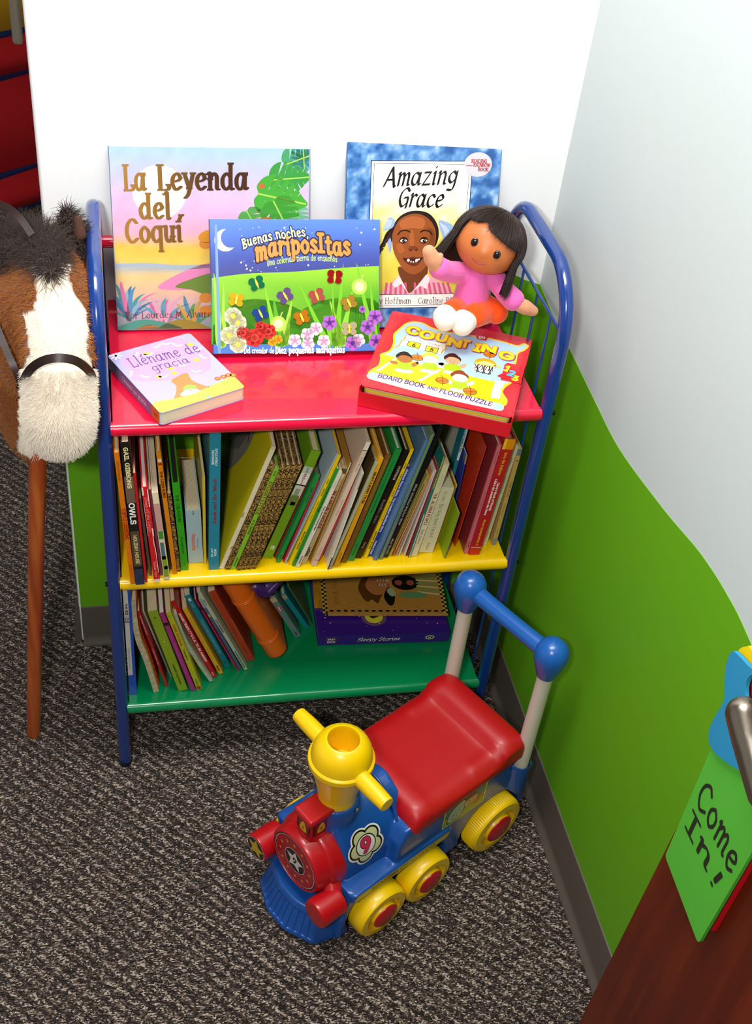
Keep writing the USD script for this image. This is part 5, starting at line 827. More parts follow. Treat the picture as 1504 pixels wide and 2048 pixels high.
obj('top', hulls([[(belly * .75 + pelvis * .25, .0275), (belly, .027), (chest, .0245), (neck * .5 + chest * .5, .018)], [(chest, .018), (shR, .0165), (elR, .0158), (elR * .35 + hR * .65, .0168)], [(chest, .018), (shL, .0165), (elL, .0162), (elL * .35 + hL * .65, .0172)]], .0035, 8), CLOTHm('e86ab4'), doll, smooth=60)
kR, kL = (hipR + ftR) / 2 + [0, 0, .004], (hipL + ftL) / 2 + [0, 0, .004]
obj('trousers', hulls([[(pelvis + [.004, 0, .003], .0265), (pelvis + [.002, 0, .014], .0255)], [(pelvis, .023), (hipR, .020), (kR, .0185)], [(pelvis, .023), (hipL, .021), (kL, .0195)], [(pelvis + [.016, .0, .002], .0215), (hipL + [.016, -.006, .0], .0185)]], .0035, 8), CLOTHm('f0500c'), doll, smooth=60)
for f_, k_ in ((ftR, kR), (ftL, kL)):
    obj('sock_foot', hulls([[(f_ + [0, -.001, .0015], .0175), (f_ + [0, .004, .004], .0178), (f_ * .72 + k_ * .28, .0165)]], .0035, 6), CLOTHm('f3e4dc'), doll, smooth=60)
# head: forward, right (as seen), up
hc = ToD(dp(976, 488, -.152)); F_ = nz([-.36, -.86, .30]); r0 = -nz(np.cross(F_, [0, 0, 1.0])); u0 = np.cross(F_, r0); rl = math.radians(19); R_ = r0 * math.cos(rl) - u0 * math.sin(rl); U_ = u0 * math.cos(rl) + r0 * math.sin(rl)
HM = frame(hc, R_, -F_, U_) if np.linalg.det(np.stack([R_, -F_, U_], 1)) > 0 else frame(hc, -R_, -F_, U_)
RX, RY, RZ = .0475, .041, .0445
head = ball((0, 0, 0), 1, (RX, RY, RZ), 48)
v = head.vertices.copy(); low = np.clip(-v[:, 2] / RZ, 0, 1); v[:, 0] *= 1 + .05 * np.sin(low * math.pi) - .08 * low ** 3; front = (v[:, 1] < 0)
nosew = np.exp(-((v[:, 0] / .006) ** 2 + ((v[:, 2] + .010) / .0055) ** 2)) * front; v[:, 1] -= .0035 * nosew
for sx in (-1, 1): v[:, 1] -= .0012 * np.exp(-(((v[:, 0] - sx * .022) / .011) ** 2 + ((v[:, 2] + .018) / .010) ** 2)) * front
head.vertices = v
hd = obj('head', X(head, HM), FACE, doll, smooth=60)
ysurf = lambda x, z: -RY * math.sqrt(max(0, 1 - (x / RX) ** 2 - (z / RZ) ** 2))
def onface(p, lift, n=None):
    g = p.segmentize(.002); vv, ff = trimesh.creation.triangulate_polygon(g, engine='earcut') ; vv = np.asarray(vv, float)
    return vv, ff
def facepatch(cx, cz, rx, rz, rot, lift, m_, name, par):
    gx, gz, F = [], [], []; n, k = 5, 20; V = [(cx, ysurf(cx, cz) - lift, cz)]
    for i in range(1, n + 1):
        for j in range(k):
            t = 2 * math.pi * j / k; x, z = rx * i / n * math.cos(t), rz * i / n * math.sin(t); c, s = math.cos(rot), math.sin(rot); x, z = cx + x * c - z * s, cz + x * s + z * c; V.append((x, ysurf(x, z) - lift, z))
    for j in range(k): F.append([0, 1 + (j + 1) % k, 1 + j])
    for i in range(n - 1):
        for j in range(k): a_, b_ = 1 + i * k + j, 1 + i * k + (j + 1) % k; F += [[a_, b_, b_ + k], [a_, b_ + k, a_ + k]]
    m = trimesh.Trimesh(V, F, process=False); m.fix_normals(); return obj(name, X(m, HM), m_, par, smooth=60)
for sx in (-1, 1):
    ey = obj('bead_eye', X(ball((sx * .0185, ysurf(.0185, -.001) - .0002, -.001), .0056, (1, .45, 1.18)), HM), mat('1a100c', .18, coat=.6), hd, smooth=60)
    facepatch(sx * .029, -.014, .0062, .0046, 0, .0003, mat('d9694a', .6), 'cheek', hd)
mo = [(x, ysurf(x, z) - .0006, z) for x, z in [(q, -.0255 + 4.2 * (q + .001) ** 2 * 8) for q in np.linspace(-.0105, .0125, 12)]]
obj('mouth', X(tube(mo, np.r_[.0004, np.full(10, .0011), .0004], 8), HM), mat('a83a3c', .5), hd, smooth=60)
for sx in (-1, 1): obj('ear', X(ball((sx * RX * .97, .004, -.006), .0085, (.5, .8, 1)), HM), FACE, hd, smooth=60)
# hair: a cap of locks combed from the crown, fringe over the forehead
def lock(phi, k=14, rs=None, r=1.0):
    """phi = 0 at the front; path in head space"""
    jit = rs.uniform(-1, 1, 3) if rs is not None else np.zeros(3); fr = abs(phi) < math.radians(63); pts = []
    th_end = math.radians(60 + 4 * jit[0] + 13 * math.sin(phi + .5) ** 2 - 9 * math.exp(-((phi + .45) / .16) ** 2)) if fr else math.radians(98); d = np.array([math.sin(phi), -math.cos(phi)])
    kk = k if fr else k // 2
    crown = np.array([.002, .006])
    for i in range(kk):
        t = th_end * (i + .15) / (kk - 1 + .15); s_ = math.sin(t); rr = r * (1.09 + .03 * math.sin(t * 1.5)); pts.append((crown[0] * math.cos(t) + RX * rr * s_ * d[0], crown[1] * math.cos(t) + RY * rr * 1.04 * s_ * d[1] + (.0 if not fr else .0), RZ * rr * 1.06 * math.cos(t)))
    if not fr:
        x, y, z = pts[-1]; L = .047 + .004 * jit[1] - .008 * max(0, math.cos(phi))
        for i in range(1, k - kk + 1): t = i / (k - kk); pts.append((x * (1 + .16 * t) + .003 * jit[0] * t, y * (1 + .12 * t) + .003 * jit[1] * t, z - L * t))
    return np.array(pts)
HAIR = usdkit.material(stage, '/World/Looks/hair', {'p': ('principled_bsdf', {'base_color': lin('2b1a13'), 'roughness': .42, 'specular_ior_level': .5})}, [], surface='p.BSDF')
def sheet(ph, r):
    P_ = np.array([lock(p, 14, None, r) for p in ph]); n, k = P_.shape[:2]; V = P_.reshape(-1, 3); F = []
    for i in range(n - 1):
        for j in range(k - 1): a_ = i * k + j; F += [[a_, a_ + 1, a_ + k + 1], [a_, a_ + k + 1, a_ + k]]
    inner = V * [.955, .955, 1] - [0, 0, .0015]; N_ = len(V); F = np.array(F); return trimesh.Trimesh(np.vstack([V, inner]), np.vstack([F, F[:, ::-1] + N_]), process=False)
hb = obj('hair', X(cat(sheet(np.radians(np.linspace(-62.5, 62.5, 40)), .985), sheet(np.radians(np.linspace(63.5, 296.5, 70)), .985)), HM), HAIR, doll, smooth=60)
rn = np.random.default_rng(4); S_ = []
for i in range(2600):
    p = lock(rn.uniform(-math.pi, math.pi), 14, rn, rn.uniform(.985, 1.05)); p[:, 0] += rn.normal(0, .0008); p += np.linspace(0, 1, 14)[:, None] * rn.normal(0, .0022, 3); S_.append(p)
S_ = np.array(S_); S_ = S_ @ HM[:3, :3].T + HM[:3, 3]
curves('hair_strands', S_, .0008, HAIR, hb)

# ---------------------------------------------------------------- ride-on train
TO, TF, TL = np.array([-.3018, -.5406, 0]), np.array([-.86668, -.49886, 0]), np.array([.49886, -.86668, 0])
train = thing('ride_on_train', 'blue and red plastic ride-on train with yellow wheels and chimney, on the carpet', 'toy train', frame(TO, TF, TL, (0, 0, 1)))
PL = lambda c, r=.3: mat(c, rough=r, coat=.25, spec=.5, bump=(160, .03, .001))
TB, TR, TY = PL('124f9e'), PL('b40c16', .34), PL('f5c800', .34)
def xz(pts, y0, y1): return extM(poly(pts), y1 - y0, (0, y1, 0), (1, 0, 0), (0, 0, 1))      # side profile, extruded across the train
def mfu(*p): return m3.Manifold.batch_boolean([mf(q) if isinstance(q, trimesh.Trimesh) else q for q in p], m3.OpType.Add)
cab = mfu(xz([(-.246, .036), (-.246, .150), (-.198, .156), (-.19, .206), (.03, .206), (.05, .196), (.062, .172), (.066, .13), (.066, .05), (.03, .034)], -.0925, .0925))
EZ, BZ = 1.42, .138   # the boiler is taller than wide
boil = tm(m3.Manifold.cylinder(.128, .074, .067, 64)); boil.apply_transform(trimesh.transformations.rotation_matrix(math.pi / 2, (0, 1, 0))); boil.apply_scale((1, 1, EZ)); boil.apply_translation((.022, 0, BZ))
skirt = xz([(.132, .128), (.158, .128), (.176, .012), (.15, .012), (.132, .06)], -.092, .092)
board = bx(-.055, .157, -.099, .099, .108, .128); chassis = bx(-.23, .165, -.058, .058, .03, .12)
collar = cyl((.1234, 0, .15), (.1234, 0, .258), .0375, .036, 40)
posts = [tm(m3.Manifold.batch_hull([m3.Manifold.cylinder(.06, .021, .021, 24).translate((-.2186, s * .087, .112)), m3.Manifold.cube((.03, .03, .1)).translate((-.247, s * .085 - .015, .05))])) for s in (-1, 1)]
body = mfu(cab, boil, skirt, board, chassis, collar, *posts)
for X_, r in ((.1006, .057), (0, .057), (-.1615, .066)):
    for s in (-1, 1): body = body - m3.Manifold.cylinder(.06, r, r, 40).rotate((90, 0, 0)).translate((X_, s * .09 + .03, .052))
body = body - m3.Manifold.cube((1, 1, .2)).translate((-.5, -.5, -.199))
for s in (-1, 1): body = body - m3.Manifold.cylinder(.05, .0152, .0152, 24).translate((-.2186, s * .0916, .15))
bd = obj('body', soft(body, .0045, 5), TB, train, smooth=50)
obj('seam', cat(*[tube([(.046, .0765 * math.cos(t), BZ + .0765 * EZ * math.sin(t)) for t in np.linspace(.25, math.pi - .25, 24)], .0028, 8)]), TB, bd, smooth=60)
# cowcatcher
cowb = [(.165, -.082), (.205, -.070), (.226, -.022), (.226, .022), (.205, .070), (.165, .082)]; cowt = [(.160, -.068), (.190, -.058), (.204, -.018), (.204, .018), (.190, .058), (.160, .068)]
sph = lambda x, y, z: m3.Manifold.sphere(.004, 10).translate((x, y, z))
cow = m3.Manifold.batch_hull([sph(x, y, .009) for x, y in cowb] + [sph(x, y, .062) for x, y in cowt])
for k, (A_, B_, C_, D_) in enumerate(((cowb[1], cowb[2], cowt[1], cowt[2]), (cowb[2], cowb[3], cowt[2], cowt[3]), (cowb[3], cowb[4], cowt[3], cowt[4]))):
    A_, B_, C_, D_ = (np.array(q) for q in (A_, B_, C_, D_)); n_ = nz(np.array([B_[1] - A_[1], -(B_[0] - A_[0])])); 
    for i in range(4):
        q = []
        for t in ((i + .2) / 4, (i + .78) / 4):
            lo, hi = A_ + (B_ - A_) * t, C_ + (D_ - C_) * t
            for f in (.14, .86): p2 = lo + (hi - lo) * f; z_ = .009 + .053 * f; q += [m3.Manifold.sphere(.0018, 6).translate((*(p2 + n_ * .0034), z_))]
        cow = cow - m3.Manifold.batch_hull(q)
obj('cowcatcher', soft(cow, .005, 2), TB, train, smooth=40)
# red smoke box with its face, lamps and head lamp
DM = frame((.150, 0, .148), (0, 1, 0), (0, 0, 1), (1, 0, 0))
drum = X(lathe([(0, -.02), (.058, -.02), (.064, -.012), (.066, 0), (.066, .016), (.0645, .022), (.0605, .025), (.0600, .030), (.0590, .040), (.0570, .0465), (.0545, .049), (.0525, .0492), (.0520, .0478), (0, .0478)], 64), DM)
sb = obj('smoke_box', drum, TR, train, smooth=40)
a = Art(); P0 = Point(0, 0); a.add(P0.buffer(.0515, 24), '15110f', 0); a.add(P0.buffer(.0490, 24), 'e8d8d8', 1); a.add(P0.buffer(.0482, 24), 'a8141f', 2); a.add(P0.buffer(.0245, 24), 'e8d8d8', 3); a.add(P0.buffer(.0236, 24), '15110f', 4)
for k in range(12): an = 2 * math.pi * k / 12 + .1; a.add(affinity.rotate(affinity.scale(Point(.0365 * math.cos(an), .0365 * math.sin(an)).buffer(.003), 1, .7), math.degrees(an)), 'e0a03a', 3)
star = lambda R, r, n=5, ph=math.pi / 2: poly([((R if i % 2 == 0 else r) * math.cos(ph + i * math.pi / n), (R if i % 2 == 0 else r) * math.sin(ph + i * math.pi / n)) for i in range(2 * n)])
a.add(star(.0215, .0105), 'd8d0c8', 5); a.text('9', 0, 0, .0125, '15110f', bold=True, layer=6)
a.place('face_sticker', sb, DM @ frame((0, 0, .0480)), rough=.3)
for s in (-1, 1):
    lam = X(cat(lathe([(0, -.03), (.0235, -.03), (.0245, -.026), (.0250, .012), (.0235, .0165), (.020, .0185), (0, .0185)] if s > 0 else [(0, -.03), (.0235, -.03), (.0250, -.02), (.0250, .015), (.0245, .0175), (.023, .0185), (0, .0185)], 40)), frame((.198, s * .075, .109), (0, 1, 0), (0, 0, 1), (1, 0, 0)))
    lp = obj('side_lamp', lam, TR, train, smooth=40); obj('lamp_arm', soft(mf(tm(m3.Manifold.batch_hull([m3.Manifold.sphere(.015, 16).translate((.176, s * .072, .114)), m3.Manifold.sphere(.018, 16).translate((.160, s * .045, .134))]))), .005, 2), TR, lp, smooth=60)
    if s < 0:
        a = Art(); a.add(P0.buffer(.0225, 20), 'e6e2d8', 0); a.add(P0.buffer(.0215, 20), '17130f', 1); a.add(star(.021, .010), 'c8a814', 2); a.place('star_sticker', lp, frame((.2167, s * .075, .109), (0, 1, 0), (0, 0, 1), (1, 0, 0)), rough=.3)
hl = obj('head_lamp', soft(mfu(bx(.146, .186, -.017, .017, .205, .251), cyl((.166, 0, .19), (.166, 0, .212), .026, .022, 24)), .004, 3), TR, train, smooth=50)
obj('lamp_cap', rbox(.141, .192, -.0215, .0215, .249, .264, .005, 16), TR, hl, smooth=50)
a = Art(); a.rect(-.015, -.014, .015, .014, '8a1020', 0); a.rect(-.015, -.014, -.0115, .014, '17110f', 1); a.rect(.0115, -.014, .015, .014, '17110f', 1); a.add(poly(smoothpath([(-.007, -.011), (.007, -.011), (.006, .002), (0, .011), (-.006, .002)], 5, True)), 'd8b01c', 2); a.add(affinity.scale(Point(0, -.004).buffer(.004), .7, 1), 'b86a14', 3)
a.place('front_sticker', hl, frame((.1872, 0, .233), (0, 1, 0), (0, 0, 1), (1, 0, 0))); a.place('side_sticker', hl, frame((.166, .0181, .233), (-1, 0, 0), (0, 0, 1), (0, 1, 0)))
# yellow chimney: pot, rim, dome with a hole, two handgrips
ch = obj('chimney', T(lathe([(0, .240), (.030, .240), (.0303, .268), (.0315, .276), (.0345, .292), (.0385, .310), (.0430, .328), (.0470, .340), (.0490, .345), (.0505, .346), (.0505, .354), (.0490, .356), (.0468, .357), (.0462, .364), (.0440, .374), (.0400, .383), (.0340, .3905), (.0280, .3945), (.0258, .3955), (.0246, .3955), (.0238, .394), (.0233, .388), (.0233, .34), (0, .34)], 56), (.1234, 0, 0)), TY, train, smooth=35)
for s in (-1, 1):
    hg = obj('handgrip', cat(X(lathe([(0, 0), (.0155, 0), (.0155, .006), (.0140, .008), (.0137, .040), (.0122, .064), (.0114, .066), (0, .066)], 28), frame((.1234, s * .038, .350), (1, 0, 0), (0, 0, -s) if s > 0 else (0, 0, 1), (0, s, 0))) ), TY, ch, smooth=35)
obj('bolt', cat(X(lathe([(0, 0), (.0042, 0), (.0042, .002), (.003, .0035), (0, .004)], 14), frame((.1234 + .0372 * math.cos(1.9), .0372 * math.sin(1.9), .250), (-math.sin(1.9), math.cos(1.9), 0), (0, 0, 1), (math.cos(1.9), math.sin(1.9), 0)))), mat('9a9a98', .3, metal=.9), bd, smooth=30)
# seat
top = smoothpath([(-.214, .208), (-.2165, .228), (-.208, .242), (-.185, .2475), (-.166, .244), (-.152, .2325), (-.138, .2265), (-.08, .2245), (-.02, .2255), (.008, .2285), (.026, .2255), (.036, .216), (.041, .200), (.036, .196)], 5)
seat = xz(top.tolist() + [(.02, .200), (-.2, .204)], -.099, .099); sm_ = mf(seat)
sm_ = soft(sm_, .0045, 1).copy(); vv = sm_.vertices.copy(); k_ = np.clip((np.abs(vv[:, 1]) - .072) / .027, 0, 1); topz = vv[:, 2] > .205; vv[:, 2] -= np.where(topz, k_ ** 2 * .012, 0); rim = (k_ > .96) & (vv[:, 0] > -.2); vv[:, 2] -= np.where(~topz & rim, .012, 0)
xs_, sd = np.clip((-.125 - vv[:, 0]) / .03, 0, 1), np.clip((np.abs(vv[:, 1]) - .06) / .02, 0, 1); vv[:, 2] += np.where(topz & (vv[:, 0] > -.160) & (vv[:, 0] < -.1), sd * (1 - k_) * .004, 0)
sm_.vertices = vv; trimesh.smoothing.filter_laplacian(sm_, .5, 7, volume_constraint=False)
SEATM = mat('b30a12', rough=.42, coat=.1, bump=(700, .25, .0008)); obj('seat', sm_, SEATM, train, smooth=50)
# wheels
def wheel(X_, s, r, ribs):
    w0, w1 = .082, .118; pr_ = [(0, w0), (r * .9, w0), (r * .985, w0 + .004), (r, w0 + .009), (r * .995, w1 - .010), (r * .965, w1 - .003), (r * .92, w1), (r * .70, w1 + .0005), (r * .66, w1 - .001), (r * .635, w1 - .007), (r * .52, w1 - .008), (r * .50, w1 - .001), (r * .48, w1 + .002), (r * .43, w1 + .003), (0, w1 + .003)]
    n = 168 if ribs else 56; m = lathe(pr_, n)
    if ribs:
        v = m.vertices.copy(); an = np.arctan2(v[:, 1], v[:, 0]); rr = np.hypot(v[:, 0], v[:, 1]); on = (rr > r * .94) & (v[:, 2] < w1 - .006) & (v[:, 2] > w0 + .002); kk = 1 - .02 * (np.round((an + math.pi) / (2 * math.pi) * n) % 2); v[on, :2] *= kk[on, None]; m.vertices = v
    M_ = frame((X_, 0, r), (1, 0, 0), (0, 0, 1) if s < 0 else (0, 0, -1), (0, s, 0))
    w_ = obj('wheel', X(m, M_), TY, train, smooth=35 if not ribs else 12)
    obj('hub', X(lathe([(0, w1 + .0028), (r * .475, w1 + .0028), (r * .47, w1 + .0042), (r * .39, w1 + .0068), (r * .2, w1 + .0086), (0, w1 + .0092)], 40), M_), TR, w_, smooth=40)
    if ribs:
        for k in range(3): an = 2 * math.pi * k / 3 + .6; obj('spoke', X(rbox(-.009, .009, r * .50, r * .67, w1 - .009, w1 - .0008, .002, 8), M_ @ trimesh.transformations.rotation_matrix(an, (0, 0, 1))), TY, w_, smooth=30)
    obj('axle', X(cyl((0, 0, .04), (0, 0, w0 + .001), .006, seg=14), M_), mat('4a4a4c', .4, metal=.8), w_)
for s in (1, -1):
    for X_, r, ribs in ((.1006, .050, False), (0, .050, False), (-.1615, .058, True)): wheel(X_, s, r, ribs)
# push handle
PO = mat('d3cbbb', .45, coat=.1); BL2 = PL('1a5cae')
ph = obj('push_bar', X(lathe([(0, -.085), (.0152, -.085), (.0142, -.05), (.0138, 0), (.0142, .05), (.0152, .085), (0, .085)], 28), frame((-.2186, 0, .438), (1, 0, 0), (0, 0, -1), (0, 1, 0))), BL2, train, smooth=40)
for s in (-1, 1):
    obj('handle_knob', T(lathe([(0, -.046), (.0145, -.046), (.0165, -.042), (.0215, -.026), (.0262, -.010), (.0275, .002), (.0265, .011), (.0225, .0205), (.0155, .0272), (.0075, .0302), (0, .031)], 40), (-.2186, s * .0916, .438)), BL2, train, smooth=45)
    obj('handle_pole', cyl((-.2186, s * .0916, .118), (-.2186, s * .0916, .40), .0135, .0128, 28), PO, train, smooth=40)
# stickers
def curved(art, u0, th0, r, name):   # u along X towards the back, v up the boiler's flank
    m = art.mesh(); v = m.vertices.copy(); th = th0 + v[:, 1] / r; R_ = lambda x: .066 + .008 * (.172 - x) / .15 + .0012; x = u0 - v[:, 0]; rr = R_(x) + v[:, 2]
    m.vertices = np.c_[x, rr * np.cos(th), BZ + EZ * rr * np.sin(th)]; obj(name, m, printed(.3), bd, cd=np.vstack(art.C))
def nine():
    a = Art().bands(.003); pet = [Point(.0135 * math.cos(t), .0135 * math.sin(t)).buffer(.0105, 10) for t in np.radians([45, 117, 189, 261, 333])]
    a.add(union_all(pet).buffer(.0035), 'ecebe0', 0); a.add(union_all(pet).buffer(.0012), '15130f', 1)
    for p in pet: a.add(p.buffer(-.0012), 'cfd09a', 2)
    a.add(Point(0, 0).buffer(.0148), '15130f', 3); a.add(Point(0, 0).buffer(.0134), 'e8e6dc', 4); a.text('9', 0, 0, .019, '15130f', bold=True, fat=.0011, layer=5); a.text('9', 0, 0, .019, 'd2305a', bold=True, fat=.0003, layer=6); a.V = [v * [1.3, 1.0, 1] for v in a.V]; return a
curved(nine(), .108, math.radians(28), .07, 'number_sticker')
a = nine(); m = a.mesh(); v = m.vertices.copy(); th = math.radians(180 - 28) - v[:, 1] / .07; x = .108 + v[:, 0]; rr = .066 + .008 * (.172 - x) / .15 + .0012 + v[:, 2]; m.vertices = np.c_[x, rr * np.cos(th), BZ + EZ * rr * np.sin(th)]; obj('number_sticker', m, printed(.3), bd, cd=np.vstack(a.C))
for s in (1, -1):
    a = Art(); L_ = .195; strip = sbox(-L_ / 2, -.0062, L_ / 2, .0062).buffer(.002).union(Point(-L_ / 2, 0).buffer(.006)).union(Point(L_ / 2, 0).buffer(.006)); a.add(strip, 'd8d6c8', 0); a.add(strip.buffer(-.0009), '17150f', 1); a.add(strip.buffer(-.0022), 'b3a22a', 2); a.text('ROARING CHOO CHOO', 0, 0, .0068, '17150f', bold=True, wide=1.32, layer=3)
    a.place('name_sticker', bd, frame((.051, s * .0993, .1175), (-s, 0, 0), (0, 0, 1), (0, s, 0)), rough=.3)
    a = Art(); W_, H_ = .098, .062; fr_ = sbox(0, 0, W_, H_).buffer(-.004).buffer(.004); a.add(fr_, 'd8cc2a', 0); a.add(fr_.buffer(-.0035), '17150f', 1); inn = fr_.buffer(-.0047); a.add(inn, '3f7078', 2); a.add(poly([(0, 0), (W_, 0), (W_, H_ * .3), (W_ * .5, H_ * .42), (0, H_ * .4)]).intersection(inn), '9aa84a', 3)
    a.add(poly(smoothpath([(.012, .006), (.01, .03), (.024, .046), (.045, .05), (.05, .03), (.042, .008)], 5, True)).intersection(inn), '17150f', 3); a.add(poly(smoothpath([(.014, .008), (.012, .029), (.025, .044), (.044, .048), (.048, .03), (.04, .009)], 5, True)).intersection(inn), 'a9b89a', 4)
    for q in ((.02, .02), (.028, .014), (.034, .024)): a.add(Point(*q).buffer(.005), '17150f', 5); a.add(Point(*q).buffer(.0042), 'b4c2a4', 6)
    a.add(Point(.062, .034).buffer(.0165), '17150f', 6); a.add(Point(.062, .034).buffer(.0157), 'd89a6a', 7); a.add(Point(.062, .034).buffer(.0157).intersection(sbox(0, .040, 1, 1)), '8a3c1c', 8); a.add(sbox(.05, .030, .075, .044).intersection(Point(.062, .029).buffer(.012)), 'dba274', 8)
    for dx in (-.004, .005): a.add(Point(.062 + dx, .034).buffer(.0012), '17150f', 9)
    a.add(LineString(smoothpath([(.057, .026), (.062, .024), (.067, .027)], 4)).buffer(.0006), '6a1c14', 9); a.add(poly(smoothpath([(.07, .018), (.082, .03), (.092, .034), (.09, .022), (.078, .012)], 5, True)).intersection(inn), 'c8542a', 8)
    a.place('picture_sticker', bd, frame((-.036 if s > 0 else -.036 - W_, s * .0929, .131), (-s, 0, 0), (0, 0, 1), (0, s, 0)), rough=.3)

# ---------------------------------------------------------------- hobby horse leaning at the left of the rack
H0 = np.array([-.8915, -.2240, 0.0]); hh = thing('hobby_horse', 'plush brown hobby horse with white blaze and muzzle on a wooden stick', 'toy horse', frame(H0)); hp = lambda u, v, y: at(u, v, 1, y) - H0
topst = hp(75, 915, -.262); tip = topst + (topst - 0) * .12
WOOD = usdkit.material(stage, '/World/Looks/stickwood', {'tc': ('texture_coordinate', {}), 'mp': ('mapping', {'scale': (60, 60, 5)}), 'n': ('noise_texture', {'scale': 1.0, 'detail': 5}), 'r': ('rgb_ramp', {'ramp': [(.25, lin('7a2c0a')), (.5, lin('a84816')), (.75, lin('c46a28'))]}), 'p': ('principled_bsdf', {'roughness': .35, 'coat_weight': .3})}, [('tc.object', 'mp.vector'), ('mp.vector', 'n.vector'), ('n.fac', 'r.fac'), ('r.color', 'p.base_color')], surface='p.BSDF')
ax_ = nz(tip); sp_ = [np.array([0, 0, .0]) , ax_ * .012, ax_ * .085, ax_ * .1, ax_ * .112, tip]
st_ = obj('stick', tube([q + [0, 0, .001] for q in sp_], [.0105, .0118, .0125, .0118, .0126, .0128], 18), WOOD, hh, smooth=40)
J = lambda u, v, y, r: (hp(u, v, y), r)
chains = [[J(72, 880, -.245, .030), J(48, 800, -.215, .046), J(40, 690, -.20, .055), J(74, 572, -.20, .052)],
    [J(84, 545, -.205, .046), J(104, 596, -.255, .054), J(116, 690, -.315, .043), J(118, 770, -.345, .043)],
    [J(119, 782, -.352, .042), J(119, 824, -.366, .0435), J(120, 852, -.370, .041)],
    [J(104, 590, -.255, .05), J(34, 630, -.225, .050), J(62, 740, -.27, .040)], [J(104, 590, -.255, .05), J(160, 640, -.235, .033), J(150, 740, -.285, .036)]]
hm = hulls(chains, .006, 14)
v_ = hm.vertices.copy(); sq = (v_[:, 1] + H0[1] > -.3195) & (v_[:, 0] + H0[0] > -.7412); v_[sq, 0] = -.7412 - H0[0] - .0006 * np.sin(v_[sq, 2] * 40); hm.vertices = v_   # the plush is pressed flat against the rack's tube
vn = np.array(trimesh.Trimesh(hm.vertices, hm.faces, process=False).vertex_normals); W3 = hm.vertices + H0; d_ = (W3 - CAM) @ ROT.T; PX = np.c_[752 + FPX * d_[:, 0] / d_[:, 2], 1024 + FPX * d_[:, 1] / d_[:, 2]]
whitep = poly([(62, 535), (72, 560), (74, 600), (64, 625), (47, 630), (52, 650), (60, 708), (48, 730), (38, 800), (36, 900), (120, 960), (215, 900), (205, 760), (182, 725), (172, 700), (176, 660), (172, 625), (152, 590), (136, 562), (142, 530), (124, 524), (106, 552), (84, 530)])
from shapely import contains_xy
iswhite = contains_xy(whitep, PX[:, 0], PX[:, 1]) & (np.einsum('ij,ij->i', vn, CAM - W3) > -.15)
muz = (PX[:, 1] > 735) & (hm.vertices[:, 1] + H0[1] < -.315); iswhite |= muz
BR, WH = lin('7c4416'), lin('eee2d0'); col = np.where(iswhite[:, None], WH, BR)
_m = usdkit.material(stage, '/World/Looks/plush', {'a': ('attribute', {'attribute': 'Cd'}), 'p': ('principled_bsdf', {'roughness': .95, 'specular_ior_level': .05, 'sheen_weight': .4})}, [('a.color', 'p.base_color')], surface='p.BSDF')
hd_ = obj('head', hm, _m, hh, cd=col)
def fur(name, mesh, normals, keep, n, L, w, color, parent, droop=.6, seed=1, curl=.15):
    rg = np.random.default_rng(seed); f = mesh.faces[np.all(keep[mesh.faces], axis=1)]; v = mesh.vertices; ar = np.linalg.norm(np.cross(v[f[:, 1]] - v[f[:, 0]], v[f[:, 2]] - v[f[:, 0]]), axis=1); k = rg.choice(len(f), n, p=ar / ar.sum()); b = rg.dirichlet((1, 1, 1), n)
    p = np.einsum('nk,nkd->nd', b, v[f[k]]); nn = np.einsum('nk,nkd->nd', b, normals[f[k]]); down = np.array([0, -.25, -1.0]); d = nn * .9 + down * droop + rg.normal(0, .35, (n, 3)); d /= np.linalg.norm(d, axis=1, keepdims=True); ln = L * rg.uniform(.6, 1.2, (n, 1)); q = p - nn * .001
    pts = [q, q + nn * ln * .4 + d * ln * .15, q + nn * ln * .5 + d * ln * .6 + rg.normal(0, curl * L, (n, 3)) * .6]; m_ = usdkit.material(stage, '/World/Looks/fur%d' % seed, {'p': ('principled_bsdf', {'base_color': lin(color), 'roughness': .8, 'specular_ior_level': .15, 'sheen_weight': .3})}, [], surface='p.BSDF')
    return curves(name, np.stack(pts, 1), w, m_, parent, .3)
fur('brown_fur', hm, vn, ~iswhite, 26000, .0075, .0008, 'a05e20', hd_, .5, 11, .35)
fur('white_fur', hm, vn, iswhite & ~muz, 9000, .005, .0007, 'f2e8d8', hd_, .8, 12)
fur('muzzle_fur', hm, vn, iswhite & muz, 15000, .0085, .0008, 'f0e6d6', hd_, .5, 13)
def tuft(name, chains, color, n, L, seed, label=None, parent=None):
    m = hulls(chains, .006, 6); o = obj(name, m, mat(color, .9, spec=.05), parent or hh, smooth=60, label=label); nn = np.array(trimesh.Trimesh(m.vertices, m.faces, process=False).vertex_normals); fur('hair', m, nn, np.ones(len(m.vertices), bool), n, L, .0008, color, o, .25, seed, .5); return o
fl = tuft('forelock', [[J(50, 500, -.2, .026), J(84, 512, -.235, .019), J(101, 545, -.285, .006)], [J(70, 490, -.2, .022), J(106, 498, -.225, .013), J(104, 535, -.275, .006)]], '33231c', 4200, .020, 21)
tuft('mane', [[J(30, 515, -.16, .034), J(6, 590, -.14, .04)], [J(36, 500, -.18, .028), J(4, 490, -.17, .026)]], '2a1a14', 3500, .022, 22)
for e, (A_, B_, C_) in enumerate(((J(152, 540, -.165, .018), J(150, 475, -.16, .019), J(134, 428, -.155, .009)), (J(20, 520, -.15, .022), J(2, 470, -.14, .022), J(-6, 430, -.135, .012)))):
    er = tuft('ear', [[A_, B_, C_]], '2a1a12', 2200, .011, 23 + e)
    if e == 0: obj('ear_lining', hulls([[J(160, 470, -.176, .0085), J(156, 440, -.170, .006)]], .004, 4), mat('47281a', .9), er, smooth=60)
